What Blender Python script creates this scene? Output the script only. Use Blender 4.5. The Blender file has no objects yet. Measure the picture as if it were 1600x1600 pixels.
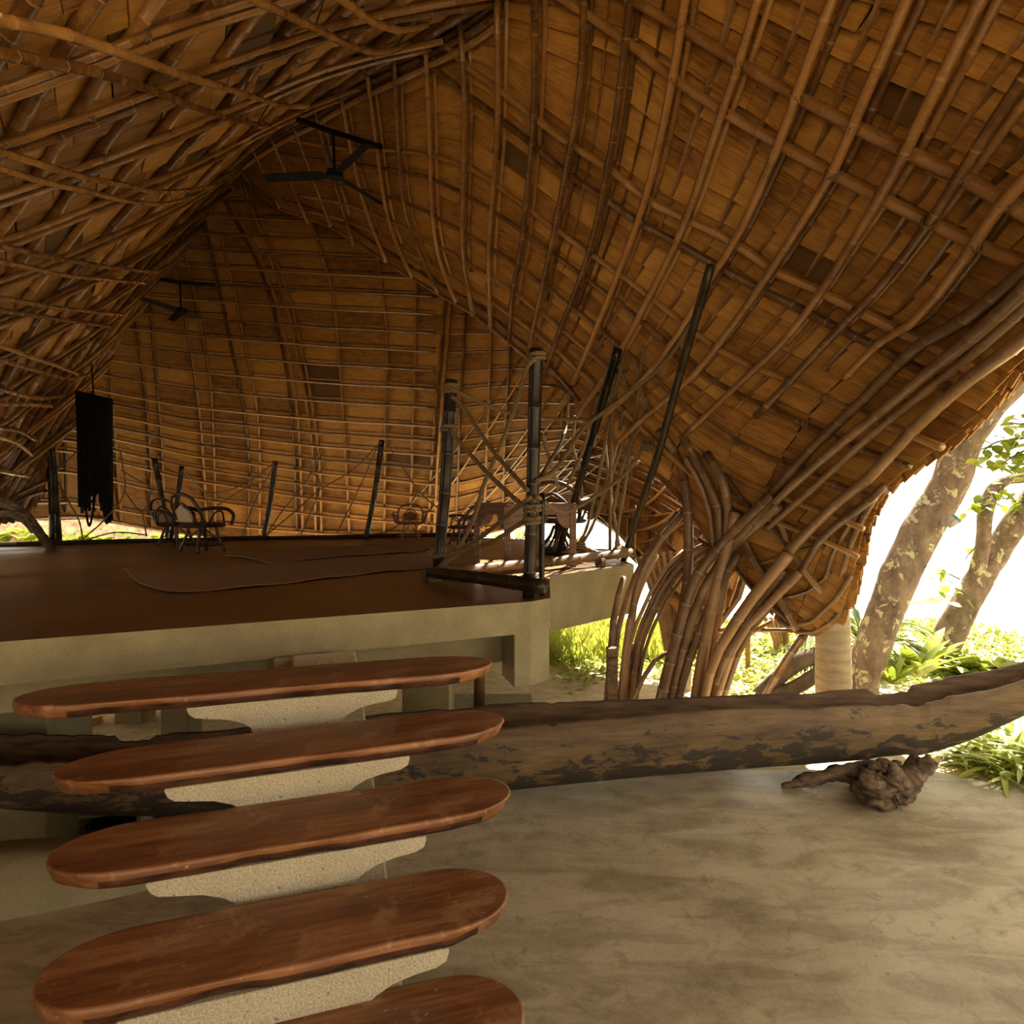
import bpy, math, random
import numpy as np
from mathutils import Vector, Matrix, geometry as mgeo

random.seed(7); np.random.seed(7)
sc = bpy.context.scene
col = sc.collection
# ------------------------------------------------------------------ camera, sky, sun, exposure
F, HX, HY, CZ = 1000.0, 800.0, 775.0, 2.03          # focal length (px of a 1600 frame), principal point, eye height
cam = bpy.data.cameras.new('camera'); camo = bpy.data.objects.new('camera', cam); col.objects.link(camo)
camo.location = (0, 0, CZ); camo.rotation_euler = (math.pi/2, 0, 0)
cam.sensor_width = 36; cam.lens = 36*F/1600; cam.shift_y = -(800-HY)/1600; cam.clip_end = 2000; cam.clip_start = .02
sc.camera = camo
w = bpy.data.worlds.new('sky'); sc.world = w; w.use_nodes = True
bg = w.node_tree.nodes['Background']; bg.inputs[0].default_value = (1, .90, .72, 1); bg.inputs[1].default_value = 2.6
sun = bpy.data.lights.new('sun', 'SUN'); suno = bpy.data.objects.new('sun', sun); col.objects.link(suno)
sun.energy = 32; sun.angle = .02; sun.color = (1, .9, .72)
suno.rotation_euler = Vector((-.62, -.72, -1)).to_track_quat('-Z', 'Y').to_euler()   # high over the beach, behind the trees
sc.view_settings.view_transform = 'Standard'; sc.view_settings.look = 'None'
sc.view_settings.exposure = 0.0; sc.view_settings.gamma = 1; sc.view_settings.use_curve_mapping = False

# ------------------------------------------------------------------ helpers
def P(px, py, d): return np.array([(px-HX)/F*d, d, CZ-(py-HY)/F*d])
def PZ(px, py, z): return P(px, py, (CZ-z)*F/(py-HY))
def proj(p): return np.array([HX+p[0]/p[1]*F, HY-(p[2]-CZ)/p[1]*F])

def mesh_obj(name, verts, faces, mat=None, parent=None, uvs=None, smooth=False, loc=None):
    me = bpy.data.meshes.new(name)
    verts = np.asarray(verts, float)
    me.from_pydata(verts.tolist(), [], [tuple(int(i) for i in f) for f in faces])
    if uvs is not None:
        ul = me.uv_layers.new(name='UVMap')
        li = np.empty(len(me.loops), np.int32); me.loops.foreach_get('vertex_index', li)
        ul.data.foreach_set('uv', np.asarray(uvs, np.float32)[li].ravel())
    if smooth: me.polygons.foreach_set('use_smooth', np.ones(len(me.polygons), bool))
    me.update()
    for m in (mat if isinstance(mat, (list, tuple)) else [mat]):
        if m: me.materials.append(m)
    o = bpy.data.objects.new(name, me); col.objects.link(o)
    if parent is not None: o.parent = parent
    if loc is not None: o.location = loc
    return o

def tag(o, label=None, cat=None, group=None, kind=None):
    for k, v in (('label', label), ('category', cat), ('group', group), ('kind', kind)):
        if v: o[k] = v
    return o

def thing(name, label, cat, loc=(0, 0, 0), group=None, rz=0):
    o = bpy.data.objects.new(name, None); col.objects.link(o); o.empty_display_size = .1
    o.location = loc; o.rotation_euler = (0, 0, rz)
    return tag(o, label, cat, group)

def copy_tree(o, parent=None):
    c = o.copy(); col.objects.link(c)
    if parent is not None: c.parent = parent
    for ch in list(o.children): copy_tree(ch, c)
    return c

class MB:
    """collects pieces of ONE mesh"""
    def __init__(s): s.v = []; s.f = []; s.u = []; s.n = 0
    def add(s, v, f, u=None):
        v = np.asarray(v, float); s.v.append(v); s.f += [tuple(i+s.n for i in q) for q in f]
        s.u.append(np.asarray(u, float) if u is not None else v[:, :2]); s.n += len(v); return s
    def build(s, name, mat, parent=None, smooth=False, loc=None):
        return mesh_obj(name, np.vstack(s.v), s.f, mat, parent, np.vstack(s.u), smooth, loc)

def spline(pts, n=8):
    """Catmull-Rom through pts"""
    pts = np.asarray(pts, float)
    if len(pts) < 3: return np.array([pts[0]+(pts[-1]-pts[0])*t for t in np.linspace(0, 1, n+1)])
    q = np.vstack([2*pts[0]-pts[1], pts, 2*pts[-1]-pts[-2]]); out = []
    for i in range(1, len(q)-2):
        for t in np.linspace(0, 1, n, endpoint=False):
            a, b, c, d = q[i-1], q[i], q[i+1], q[i+2]
            out.append(.5*((2*b)+(c-a)*t+(2*a-5*b+4*c-d)*t*t+(3*b-a-3*c+d)*t**3))
    out.append(pts[-1]); return np.array(out)

def resample(pts, step):
    pts = np.asarray(pts, float); L = np.r_[0, np.cumsum(np.linalg.norm(np.diff(pts, axis=0), axis=1))]
    n = max(2, int(math.ceil(L[-1]/step))+1); s = np.linspace(0, L[-1], n)
    return np.stack([np.interp(s, L, pts[:, k]) for k in range(pts.shape[1])], 1), s

def tube(pts, r, sides=8, cap=True, flat=1.0, s=None):
    """swept tube; r scalar or per-point; returns v, f, uv (u around in m, v along in m)"""
    pts = np.asarray(pts, float); n = len(pts)
    r = np.broadcast_to(np.asarray(r, float), (n,))
    t = np.gradient(pts, axis=0); t /= np.linalg.norm(t, axis=1)[:, None]+1e-12
    up = np.array([0, 0, 1.]) if abs(t[0][2]) < .9 else np.array([1., 0, 0])
    a = np.cross(t[0], up); a /= np.linalg.norm(a); A = np.empty((n, 3)); A[0] = a
    for i in range(1, n):
        a = a-t[i]*a.dot(t[i]); a /= np.linalg.norm(a)+1e-12; A[i] = a
    B = np.cross(t, A)
    th = np.linspace(0, 2*math.pi, sides+1)
    V = pts[:, None, :]+r[:, None, None]*(np.cos(th)[None, :, None]*A[:, None, :]+flat*np.sin(th)[None, :, None]*B[:, None, :])
    if s is None: s = np.r_[0, np.cumsum(np.linalg.norm(np.diff(pts, axis=0), axis=1))]
    U = np.stack(np.broadcast_arrays(th[None, :]*r.mean(), s[:, None]), 2).reshape(-1, 2)
    m = sides+1; f = []
    for i in range(n-1):
        for j in range(sides): f.append((i*m+j, i*m+j+1, (i+1)*m+j+1, (i+1)*m+j))
    if cap:
        f.append(tuple(range(sides-1, -1, -1))); f.append(tuple((n-1)*m+j for j in range(sides)))
    return V.reshape(-1, 3), f, U

def bamboo_geo(pts, r, sides=7, node=.32, step=.3, taper=.12, wob=.0035):
    """a culm: swollen rings at its nodes, slight taper and kinks"""
    pts, s = resample(pts, .1 if len(pts) > 2 else .2)
    L = s[-1]; ss = list(np.arange(0, L, step))+[L]; isn = {}
    x = random.uniform(.05, node)
    while x < L-.03:
        for q in (-.014, 0, .014): ss.append(x+q); isn[round(x+q, 5)] = (1.0, 1.10, 1.0)[int(round(q/.014))+1]
        x += node*random.uniform(.8, 1.2)
    ss = np.array(sorted(v for v in set(ss) if 0 <= v <= L))
    keep = np.r_[True, np.diff(ss) > .004]; ss = ss[keep]
    q = np.stack([np.interp(ss, s, pts[:, k]) for k in range(3)], 1)
    ph = random.uniform(0, 9)
    q = q+wob*np.stack([np.sin(ss*3.1+ph), np.sin(ss*2.3+ph*2), np.sin(ss*2.7+ph*3)], 1)
    tp = random.choice((-1, 1))
    rr = np.array([r*isn.get(round(v, 5), 1.0)*(1+tp*taper*(v/L-.5)) for v in ss])
    # node flag goes into uv.x (around) >= 10 on ring
    v, f, u = tube(q, rr, sides, True, 1.0, ss)
    fl = np.repeat(np.array([1.0 if abs(isn.get(round(x, 5), 1.0)-1.10) < .01 else 0. for x in ss]), sides+1)
    u[:, 0] = fl
    return v, f, u

def bamboo(name, pts, r, mat, parent=None, **k):
    v, f, u = bamboo_geo(pts, r, **k); return mesh_obj(name, v, f, mat, parent, u, True)

def pole(name, pts, r, mat, parent=None, sides=8, smooth=True, flat=1.0, n=6):
    pts = spline(pts, n) if len(pts) > 2 else np.asarray(pts, float)
    if np.ndim(r): r = np.interp(np.linspace(0, 1, len(pts)), np.linspace(0, 1, len(r)), r)
    v, f, u = tube(pts, r, sides, True, flat); return mesh_obj(name, v, f, mat, parent, u, smooth)

BOXF = [(0, 3, 2, 1), (4, 5, 6, 7), (0, 1, 5, 4), (1, 2, 6, 5), (2, 3, 7, 6), (3, 0, 4, 7)]
def hexa(b, t):
    """box from 4 bottom and 4 top corners"""
    return np.vstack([b, t]), BOXF
def box(x0, x1, y0, y1, z0, z1):
    b = [(x0, y0, z0), (x1, y0, z0), (x1, y1, z0), (x0, y1, z0)]; return hexa(np.array(b, float), np.array([(x, y, z1) for x, y, z in b], float))
def prism(poly, z0, z1):
    """extruded polygon (counter-clockwise xy)"""
    n = len(poly); v = [(x, y, z0) for x, y in poly]+[(x, y, z1) for x, y in poly]
    f = [tuple(range(n-1, -1, -1)), tuple(range(n, 2*n))]+[(i, (i+1) % n, n+(i+1) % n, n+i) for i in range(n)]
    return np.array(v, float), f

def bevel(o, wdt, seg=2):
    m = o.modifiers.new('bevel', 'BEVEL'); m.width = wdt; m.segments = seg; m.limit_method = 'ANGLE'; m.angle_limit = .6; return o

# ------------------------------------------------------------------ materials (procedural)
def material(name):
    m = bpy.data.materials.new(name); m.use_nodes = True; nt = m.node_tree
    return m, nt, nt.nodes['Principled BSDF']
def N(nt, t, **k):
    n = nt.nodes.new(t)
    for a, b in k.items():
        if a.startswith('i_'):
            key = a[2:]; key = int(key) if key.isdigit() else key
            n.inputs[key].default_value = b
        else: setattr(n, a, b)
    return n
def ramp(nt, fac, stops, interp='LINEAR'):
    r = N(nt, 'ShaderNodeValToRGB'); r.color_ramp.interpolation = interp; e = r.color_ramp.elements
    while len(e) < len(stops): e.new(.5)
    for q, (p, c) in zip(e, stops): q.position = p; q.color = (*c, 1) if len(c) == 3 else c
    nt.links.new(fac, r.inputs[0]); return r.outputs[0]
def coords(nt, kind='Object', scale=(1, 1, 1), rot=(0, 0, 0)):
    c = N(nt, 'ShaderNodeTexCoord'); mp = N(nt, 'ShaderNodeMapping'); mp.inputs['Scale'].default_value = scale; mp.inputs['Rotation'].default_value = rot
    nt.links.new(c.outputs[kind], mp.inputs[0]); return mp.outputs[0]
def noise(nt, vec, scale=5, detail=5, rough=.55, dist=0):
    n = N(nt, 'ShaderNodeTexNoise', i_Scale=scale, i_Detail=detail, i_Roughness=rough, i_Distortion=dist); nt.links.new(vec, n.inputs['Vector']); return n.outputs[0]
def mix(nt, fac, a, b, mode='MIX'):
    m = N(nt, 'ShaderNodeMix', data_type='RGBA', blend_type=mode)
    for s, v in ((m.inputs[0], fac), (m.inputs[6], a), (m.inputs[7], b)):
        if hasattr(v, 'is_linked'): nt.links.new(v, s)
        elif isinstance(v, (int, float)): s.default_value = v
        else: s.default_value = (*v, 1)
    return m.outputs[2]
def math_(nt, op, a, b=0.0):
    m = N(nt, 'ShaderNodeMath', operation=op)
    for s, v in ((m.inputs[0], a), (m.inputs[1], b)):
        if hasattr(v, 'is_linked'): nt.links.new(v, s)
        else: s.default_value = v
    return m.outputs[0]
def bump(nt, bs, h, strength=.3, dist=.01):
    b = N(nt, 'ShaderNodeBump', i_Strength=strength, i_Distance=dist); nt.links.new(h, b.inputs['Height']); nt.links.new(b.outputs[0], bs.inputs['Normal'])
def objrand(nt): return N(nt, 'ShaderNodeObjectInfo').outputs['Random']

def mat_bamboo(name, dark, light, ring, rough=.38, spec=.5):
    m, nt, bs = material(name)
    uv = N(nt, 'ShaderNodeTexCoord').outputs['UV']; sp = N(nt, 'ShaderNodeSeparateXYZ'); nt.links.new(uv, sp.inputs[0])
    ob = coords(nt, 'Object', (1, 1, 1)); n1 = noise(nt, ob, 3.5, 6, .65)
    n2 = noise(nt, coords(nt, 'Object', (9, 9, 9)), 6, 4)
    f = math_(nt, 'ADD', math_(nt, 'MULTIPLY', n1, .9), math_(nt, 'MULTIPLY', math_(nt, 'SUBTRACT', objrand(nt), .5), .45))
    f = math_(nt, 'ADD', f, math_(nt, 'MULTIPLY', math_(nt, 'SUBTRACT', n2, .5), .35))
    c = ramp(nt, f, [(.25, dark), (.62, light)])
    rf = math_(nt, 'POWER', sp.outputs[0], 3.0)
    c = mix(nt, math_(nt, 'MULTIPLY', rf, .75), c, ring)
    nt.links.new(c, bs.inputs['Base Color']); bs.inputs['Roughness'].default_value = rough; bs.inputs['Specular IOR Level'].default_value = spec
    bump(nt, bs, n2, .15, .004); return m
M = {}
M['bamboo'] = mat_bamboo('bamboo_culm', (.085, .036, .010), (.30, .145, .042), (.40, .25, .10), .36)
M['bamboo_gold'] = mat_bamboo('bamboo_polished_highlit', (.13, .058, .016), (.42, .215, .065), (.55, .36, .16), .27)  # glossier culm, its colour also lightened to carry golden highlights
M['bamboo_pale'] = mat_bamboo('bamboo_weathered', (.095, .048, .019), (.265, .148, .063), (.36, .235, .11), .45)
M['bamboo_black'] = mat_bamboo('bamboo_black', (.006, .004, .002), (.028, .019, .010), (.07, .05, .025), .32, .22)

def mat_shingle():
    m, nt, bs = material('split_bamboo_shingle')
    g = noise(nt, coords(nt, 'UV', (2.2, 75, 1)), 1.0, 6, .7)
    b = noise(nt, coords(nt, 'UV', (2.5, 7, 1)), 2.0, 5, .6)
    s = noise(nt, coords(nt, 'Object', (1, 1, 1)), .9, 4, .6)
    rnd = objrand(nt)
    f = math_(nt, 'ADD', math_(nt, 'MULTIPLY', g, .58), math_(nt, 'MULTIPLY', b, .36))
    f = math_(nt, 'ADD', f, math_(nt, 'MULTIPLY', math_(nt, 'SUBTRACT', rnd, .5), .20))
    f = math_(nt, 'ADD', f, math_(nt, 'MULTIPLY', math_(nt, 'SUBTRACT', s, .5), .25))
    c = ramp(nt, f, [(.22, (.022, .008, .002)), (.38, (.22, .094, .018)), (.60, (.455, .23, .048)), (.82, (.57, .34, .11))])
    dk = ramp(nt, rnd, [(.978, (0, 0, 0)), (.982, (1, 1, 1))], 'CONSTANT')
    c = mix(nt, math_(nt, 'MULTIPLY', dk, .82), c, (.035, .016, .008))
    nt.links.new(c, bs.inputs['Base Color']); bs.inputs['Roughness'].default_value = .62; bs.inputs['Specular IOR Level'].default_value = .3
    bump(nt, bs, g, .55, .006); return m
M['shingle'] = mat_shingle()

def mat_noise(name, c0, c1, scale=6, rough=.7, bumpv=.3, bscale=40, c2=None, sc3=(1, 1, 1), spec=.4, kind='Object', lo=.35, hi=.65):
    m, nt, bs = material(name)
    a = noise(nt, coords(nt, kind, sc3), scale, 6, .6)
    c = ramp(nt, a, [(lo, c0), (hi, c1)] if c2 is None else [(lo, c0), ((lo+hi)/2, c2), (hi, c1)])
    nt.links.new(c, bs.inputs['Base Color']); bs.inputs['Roughness'].default_value = rough; bs.inputs['Specular IOR Level'].default_value = spec
    if bumpv: bump(nt, bs, noise(nt, coords(nt, kind, sc3), bscale, 4), bumpv, .01)
    return m
M['thatch'] = mat_noise('thatch_backing', (.05, .024, .008), (.16, .08, .024), 8, .9, .5, 50)

def mat_floor():
    m, nt, bs = material('polished_concrete_floor')
    v = coords(nt, 'Object'); big = noise(nt, v, .9, 6, .62, .6); mid = noise(nt, v, 3.2, 7, .68, .4); fine = noise(nt, v, 60, 4, .6)
    streak = noise(nt, coords(nt, 'Object', (.9, 3.2, 1), (0, 0, -.6)), 1.6, 6, .65, .8)
    c = ramp(nt, mid, [(.36, (.17, .12, .06)), (.50, (.42, .335, .19)), (.62, (.60, .50, .32))])
    c = mix(nt, .55, c, ramp(nt, big, [(.38, (.19, .135, .065)), (.58, (.62, .52, .33))]))
    c = mix(nt, .45, c, ramp(nt, streak, [(.40, (.13, .095, .048)), (.56, (.52, .43, .28))]))
    blot = noise(nt, v, 5.5, 6, .7, 1.2); c = mix(nt, ramp(nt, blot, [(.54, (0, 0, 0)), (.66, (.5, .5, .5))]), c, (.12, .088, .045))
    pale = ramp(nt, noise(nt, v, 2.1, 3, .5, .9), [(.66, (0, 0, 0)), (.70, (1, 1, 1))])
    c = mix(nt, math_(nt, 'MULTIPLY', pale, .35), c, (.55, .48, .36))
    pit = ramp(nt, noise(nt, v, 26, 2, .4), [(.24, (1, 1, 1)), (.27, (0, 0, 0))])
    c = mix(nt, math_(nt, 'MULTIPLY', pit, .7), c, (.07, .05, .03))
    c = mix(nt, .25, c, ramp(nt, fine, [(.3, (.2, .16, .1)), (.7, (.5, .42, .3))]))
    nt.links.new(c, bs.inputs['Base Color'])
    nt.links.new(ramp(nt, mid, [(.3, (.30,)*3), (.7, (.5,)*3)]), bs.inputs['Roughness'])
    bs.inputs['Specular IOR Level'].default_value = .45
    bump(nt, bs, math_(nt, 'ADD', fine, math_(nt, 'MULTIPLY', mid, 2)), .12, .006); return m
M['floor'] = mat_floor()

def mat_concrete(name, c0, c1, pit=.6, gr=.45):
    m, nt, bs = material(name)
    v = coords(nt, 'Object'); a = noise(nt, v, 3, 6, .65); f = noise(nt, v, 130, 3, .6); g = noise(nt, v, 45, 2, .5)
    c = ramp(nt, a, [(.3, c0), (.7, c1)])
    c = mix(nt, gr, c, ramp(nt, f, [(.35, tuple(x*.55 for x in c0)), (.62, tuple(min(1, x*1.25) for x in c1))]))
    c = mix(nt, math_(nt, 'MULTIPLY', ramp(nt, g, [(.28, (1, 1, 1)), (.34, (0, 0, 0))]), pit), c, tuple(x*.35 for x in c0))
    nt.links.new(c, bs.inputs['Base Color']); bs.inputs['Roughness'].default_value = .85
    bump(nt, bs, math_(nt, 'ADD', f, g), .5, .006); return m
M['bracket'] = mat_concrete('exposed_concrete', (.30, .25, .15), (.50, .43, .29))
M['slab'] = mat_concrete('cast_concrete', (.18, .145, .07), (.30, .25, .135), .25, .14)

def mat_tread():
    m, nt, bs = material('varnished_red_hardwood')
    v = coords(nt, 'Object', (1, 1, 1)); g = noise(nt, coords(nt, 'Object', (1.6, 26, 26)), 1.5, 6, .65, .5)
    b = noise(nt, coords(nt, 'Object', (.8, 3, 1)), 1.8, 5, .6, .5); rnd = objrand(nt)
    c = ramp(nt, math_(nt, 'ADD', math_(nt, 'MULTIPLY', g, .45), math_(nt, 'MULTIPLY', b, .6)), [(.33, (.055, .017, .006)), (.5, (.19, .070, .022)), (.66, (.36, .165, .060))])
    wear = ramp(nt, noise(nt, v, 5, 7, .75, .3), [(.54, (0, 0, 0)), (.62, (1, 1, 1))])
    c = mix(nt, math_(nt, 'MULTIPLY', wear, .55), c, (.40, .22, .11))
    scr = ramp(nt, noise(nt, v, 34, 2, .5), [(.71, (0, 0, 0)), (.74, (1, 1, 1))])
    c = mix(nt, math_(nt, 'MULTIPLY', scr, .5), c, (.5, .36, .22))
    nt.links.new(c, bs.inputs['Base Color'])
    nt.links.new(ramp(nt, b, [(.3, (.34,)*3), (.7, (.56,)*3)]), bs.inputs['Roughness'])
    bump(nt, bs, g, .12, .004); return m
M['tread'] = mat_tread()
M['tread_edge'] = mat_noise('dark_live_edge', (.02, .008, .004), (.10, .035, .014), 9, .5, .7, 25, sc3=(1, 3, 3))

def mat_boat():
    m, nt, bs = material('weathered_canoe_wood')
    g = noise(nt, coords(nt, 'Object', (1.2, 14, 14)), 2, 6, .7); b = noise(nt, coords(nt, 'Object', (.8, 1.5, 1.8)), 1.7, 5, .6, .6)
    c = ramp(nt, math_(nt, 'ADD', math_(nt, 'MULTIPLY', g, .5), math_(nt, 'MULTIPLY', b, .5)), [(.34, (.045, .025, .009)), (.52, (.125, .075, .027)), (.68, (.20, .13, .055))])
    # flaking black coating, thicker low on the hull
    z = N(nt, 'ShaderNodeSeparateXYZ'); nt.links.new(N(nt, 'ShaderNodeTexCoord').outputs['UV'], z.inputs[0])
    pn = noise(nt, coords(nt, 'Object', (1.0, 1.6, 2.4)), 4.2, 8, .72, .4)
    f = math_(nt, 'ADD', math_(nt, 'SUBTRACT', pn, .27), math_(nt, 'MULTIPLY', z.outputs[1], .24))
    pk = ramp(nt, f, [(.37, (0, 0, 0)), (.40, (1, 1, 1))])
    c = mix(nt, math_(nt, 'MULTIPLY', pk, .9), c, (.018, .013, .008))
    nt.links.new(c, bs.inputs['Base Color']); bs.inputs['Roughness'].default_value = .72
    bump(nt, bs, math_(nt, 'ADD', g, pn), .5, .01); return m
M['boat'] = mat_boat()
M['boat_in'] = mat_noise('canoe_inside', (.06, .032, .014), (.17, .10, .045), 3, .8, .4, 20, sc3=(1, 8, 8))
M['drift'] = mat_noise('driftwood', (.035, .022, .012), (.20, .13, .07), 5, .85, .9, 16, sc3=(2, 2, 5))

def mat_deck():
    m, nt, bs = material('brown_deck_boards')
    v = coords(nt, 'Object', (1, 1, 1), (0, 0, -.3)); g = noise(nt, coords(nt, 'Object', (1.2, 16, 1), (0, 0, -.3)), 1.6, 6, .65)
    b = noise(nt, v, 1.1, 5, .6)
    c = ramp(nt, math_(nt, 'ADD', math_(nt, 'MULTIPLY', g, .5), math_(nt, 'MULTIPLY', b, .5)), [(.34, (.065, .030, .009)), (.52, (.18, .09, .027)), (.7, (.29, .155, .05))])
    nt.links.new(c, bs.inputs['Base Color'])
    nt.links.new(ramp(nt, b, [(.3, (.32,)*3), (.7, (.55,)*3)]), bs.inputs['Roughness']); bump(nt, bs, g, .15, .004); return m
M['deck'] = mat_deck()
def mat_stripes(name, c0, c1, scale, rough=.7, kind='UV', ang=.7):
    m, nt, bs = material(name)
    wv = N(nt, 'ShaderNodeTexWave', wave_type='BANDS', i_Scale=scale, i_Distortion=1.0, i_Detail=2.0); nt.links.new(coords(nt, kind, (1, 1, 1), (0, 0, ang)), wv.inputs[0])
    c = ramp(nt, wv.outputs[1], [(.1, c0), (.6, c1)]); nt.links.new(c, bs.inputs['Base Color']); bs.inputs['Roughness'].default_value = rough
    bump(nt, bs, wv.outputs[1], .8, .006); return m
M['rope'] = mat_stripes('hemp_rope', (.055, .032, .012), (.24, .155, .065), 22)
M['mat'] = mat_stripes('woven_reed_mat', (.15, .066, .02), (.30, .15, .05), 30, .8, 'Object', .3)
M['rattan'] = mat_noise('dark_rattan', (.014, .006, .003), (.055, .025, .011), 12, .4, .3, 60)
M['rattan_red'] = mat_noise('reddish_rattan', (.10, .035, .014), (.26, .10, .04), 12, .4, .3, 60)
M['webbing'] = mat_noise('pale_cane_webbing', (.30, .20, .12), (.46, .34, .22), 40, .7, .4, 90)
M['table'] = mat_noise('red_brown_table_wood', (.10, .047, .026), (.21, .112, .066), 3, .5, .2, 30, sc3=(1, 1, 10))
M['black'] = mat_noise('black_cloth', (.003, .003, .003), (.012, .011, .010), 20, .95, .5, 60, spec=.1)
M['metal'] = mat_noise('black_fan_metal', (.003, .003, .003), (.008, .007, .006), 8, .8, .05, 30, spec=.1)
M['bark'] = None
def mat_bark(name, dk, md, lich, amt=.56):
    m, nt, bs = material(name)
    a = noise(nt, coords(nt, 'Object', (1, 1, .6)), 7, 7, .7); l = noise(nt, coords(nt, 'Object', (1, 1, .8)), 9, 7, .7, .5)
    c = ramp(nt, a, [(.32, dk), (.66, md)])
    c = mix(nt, ramp(nt, l, [(amt, (0, 0, 0)), (amt+.03, (1, 1, 1))]), c, lich)
    nt.links.new(c, bs.inputs['Base Color']); bs.inputs['Roughness'].default_value = .9; bump(nt, bs, math_(nt, 'ADD', a, l), .7, .02); return m
M['bark'] = mat_bark('lichen_bark', (.07, .045, .027), (.24, .17, .11), (.42, .39, .22))
M['bark_dark'] = mat_bark('dark_bark', (.04, .028, .018), (.13, .09, .055), (.22, .17, .10), .66)
def mat_palm():
    m, nt, bs = material('ringed_palm_bark')
    wv = N(nt, 'ShaderNodeTexWave', bands_direction='Z', i_Scale=3.6, i_Distortion=2.5, i_Detail=3.0); nt.links.new(coords(nt, 'Object'), wv.inputs[0])
    a = noise(nt, coords(nt, 'Object', (1, 1, 3)), 6, 6, .7)
    c = mix(nt, .5, ramp(nt, wv.outputs[1], [(.0, (.20, .145, .085)), (.6, (.30, .225, .135))]), ramp(nt, a, [(.3, (.16, .115, .06)), (.7, (.42, .33, .2))]))
    nt.links.new(c, bs.inputs['Base Color']); bs.inputs['Roughness'].default_value = .85; bump(nt, bs, math_(nt, 'ADD', wv.outputs[1], a), .4, .01); return m
M['palm'] = mat_palm()
def mat_leaf(name, c0, c1, tr=.35):
    m, nt, bs = material(name)
    f = math_(nt, 'ADD', math_(nt, 'MULTIPLY', noise(nt, coords(nt, 'Object'), 3, 3), .6), math_(nt, 'MULTIPLY', objrand(nt), .4))
    c = ramp(nt, f, [(.25, c0), (.75, c1)]); nt.links.new(c, bs.inputs['Base Color']); bs.inputs['Roughness'].default_value = .4
    t = N(nt, 'ShaderNodeBsdfTranslucent'); nt.links.new(c, t.inputs[0]); mx = N(nt, 'ShaderNodeMixShader', i_0=tr)
    nt.links.new(bs.outputs[0], mx.inputs[1]); nt.links.new(t.outputs[0], mx.inputs[2]); nt.links.new(mx.outputs[0], nt.nodes['Material Output'].inputs[0]); return m
M['leaf'] = mat_leaf('green_leaf', (.13, .19, .015), (.42, .46, .05))
M['leaf_dark'] = mat_leaf('deep_green_leaf', (.05, .085, .012), (.17, .22, .03), .25)
M['grass'] = mat_leaf('ground_vine_leaf', (.20, .27, .03), (.55, .55, .10))
M['sand'] = mat_noise('pale_sand', (.52, .41, .25), (.74, .61, .40), 9, .95, .5, 30)
M['earth'] = mat_noise('litter_covered_earth', (.16, .10, .05), (.42, .30, .18), 6, .95, .6, 22)
M['sea_rock'] = mat_noise('sea_rock_glare', (.42, .33, .24), (.62, .50, .38), 5, .9, .6, 14)  # glare over the sea put into a paler rock colour
M['rock'] = mat_noise('brown_rock', (.10, .055, .03), (.36, .22, .13), 5, .9, .9, 14)
m, nt, bs = material('sea_water'); bs.inputs['Base Color'].default_value = (.55, .62, .60, 1); bs.inputs['Roughness'].default_value = .35
bump(nt, bs, noise(nt, coords(nt, 'Object', (1, 1, 1)), .8, 4), .25, .1); M['sea'] = m
m, nt, bs = material('lamp_green_glass'); bs.inputs['Base Color'].default_value = (.05, .22, .14, 1); bs.inputs['Roughness'].default_value = .2; M['lens'] = m
M['grey'] = mat_noise('grey_paint', (.28, .26, .22), (.36, .34, .29), 9, .6, .1, 30)
M['red'] = mat_noise('dull_red_paint', (.16, .03, .015), (.26, .05, .03), 6, .6, .1, 30)
M['seatwood'] = mat_noise('honey_stool_wood', (.42, .20, .05), (.62, .33, .10), 6, .5, .1, 20)
# ------------------------------------------------------------------ roof shells: curved surfaces through measured points
class Shell:
    """smooth surface: inverse distance interpolated (thin plate) over the directions it is seen in from the eye point"""
    def __init__(s, pts, lam=1e-4):
        p = np.array(pts, float); s.c = p[:, :2]/1000; y = 1/p[:, 2]; n = len(p)
        K = s._k(s.c, s.c)+lam*np.eye(n); Q = np.hstack([np.ones((n, 1)), s.c])
        A = np.block([[K, Q], [Q.T, np.zeros((3, 3))]]); s.w = np.linalg.solve(A, np.r_[y, 0, 0, 0])
    def _k(s, a, b):
        r2 = ((a[:, None]-b[None])**2).sum(2); return .5*r2*np.log(r2+1e-12)
    def val(s, q):
        q = np.atleast_2d(np.asarray(q, float))[:, :2]/1000
        return s._k(q, s.c) @ s.w[:-3]+s.w[-3]+q @ s.w[-2:]
    def base(s, q):
        q = np.atleast_2d(np.asarray(q, float)); d = 1/np.clip(s.val(q), .03, .7)
        return np.stack([(q[:, 0]-HX)/F*d, d, CZ-(q[:, 1]-HY)/F*d], 1)
    def normal(s, q):
        q = np.atleast_2d(np.asarray(q, float)); a = s.base(q+[4, 0])-s.base(q-[4, 0]); b = s.base(q+[0, 4])-s.base(q-[0, 4])
        n = np.cross(a, b); n /= np.linalg.norm(n, axis=1)[:, None]
        v = np.array([0, 0, CZ])-s.base(q); n *= np.sign((n*v).sum(1))[:, None]; return n
    def lift(s, q, off=0.0, fix=True):
        """points at a height off above the inner face"""
        q = np.atleast_2d(np.asarray(q, float)).copy(); tgt = q.copy()
        if off and fix:
            for _ in range(3):
                p = s.base(q)+s.normal(q)*off
                pr = np.stack([HX+p[:, 0]/p[:, 1]*F, HY-(p[:, 2]-CZ)/p[:, 1]*F], 1)
                e = tgt-pr; e = np.clip(e, -25, 25); q += e
        return s.base(q)+(s.normal(q)*off if off else 0)

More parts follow.
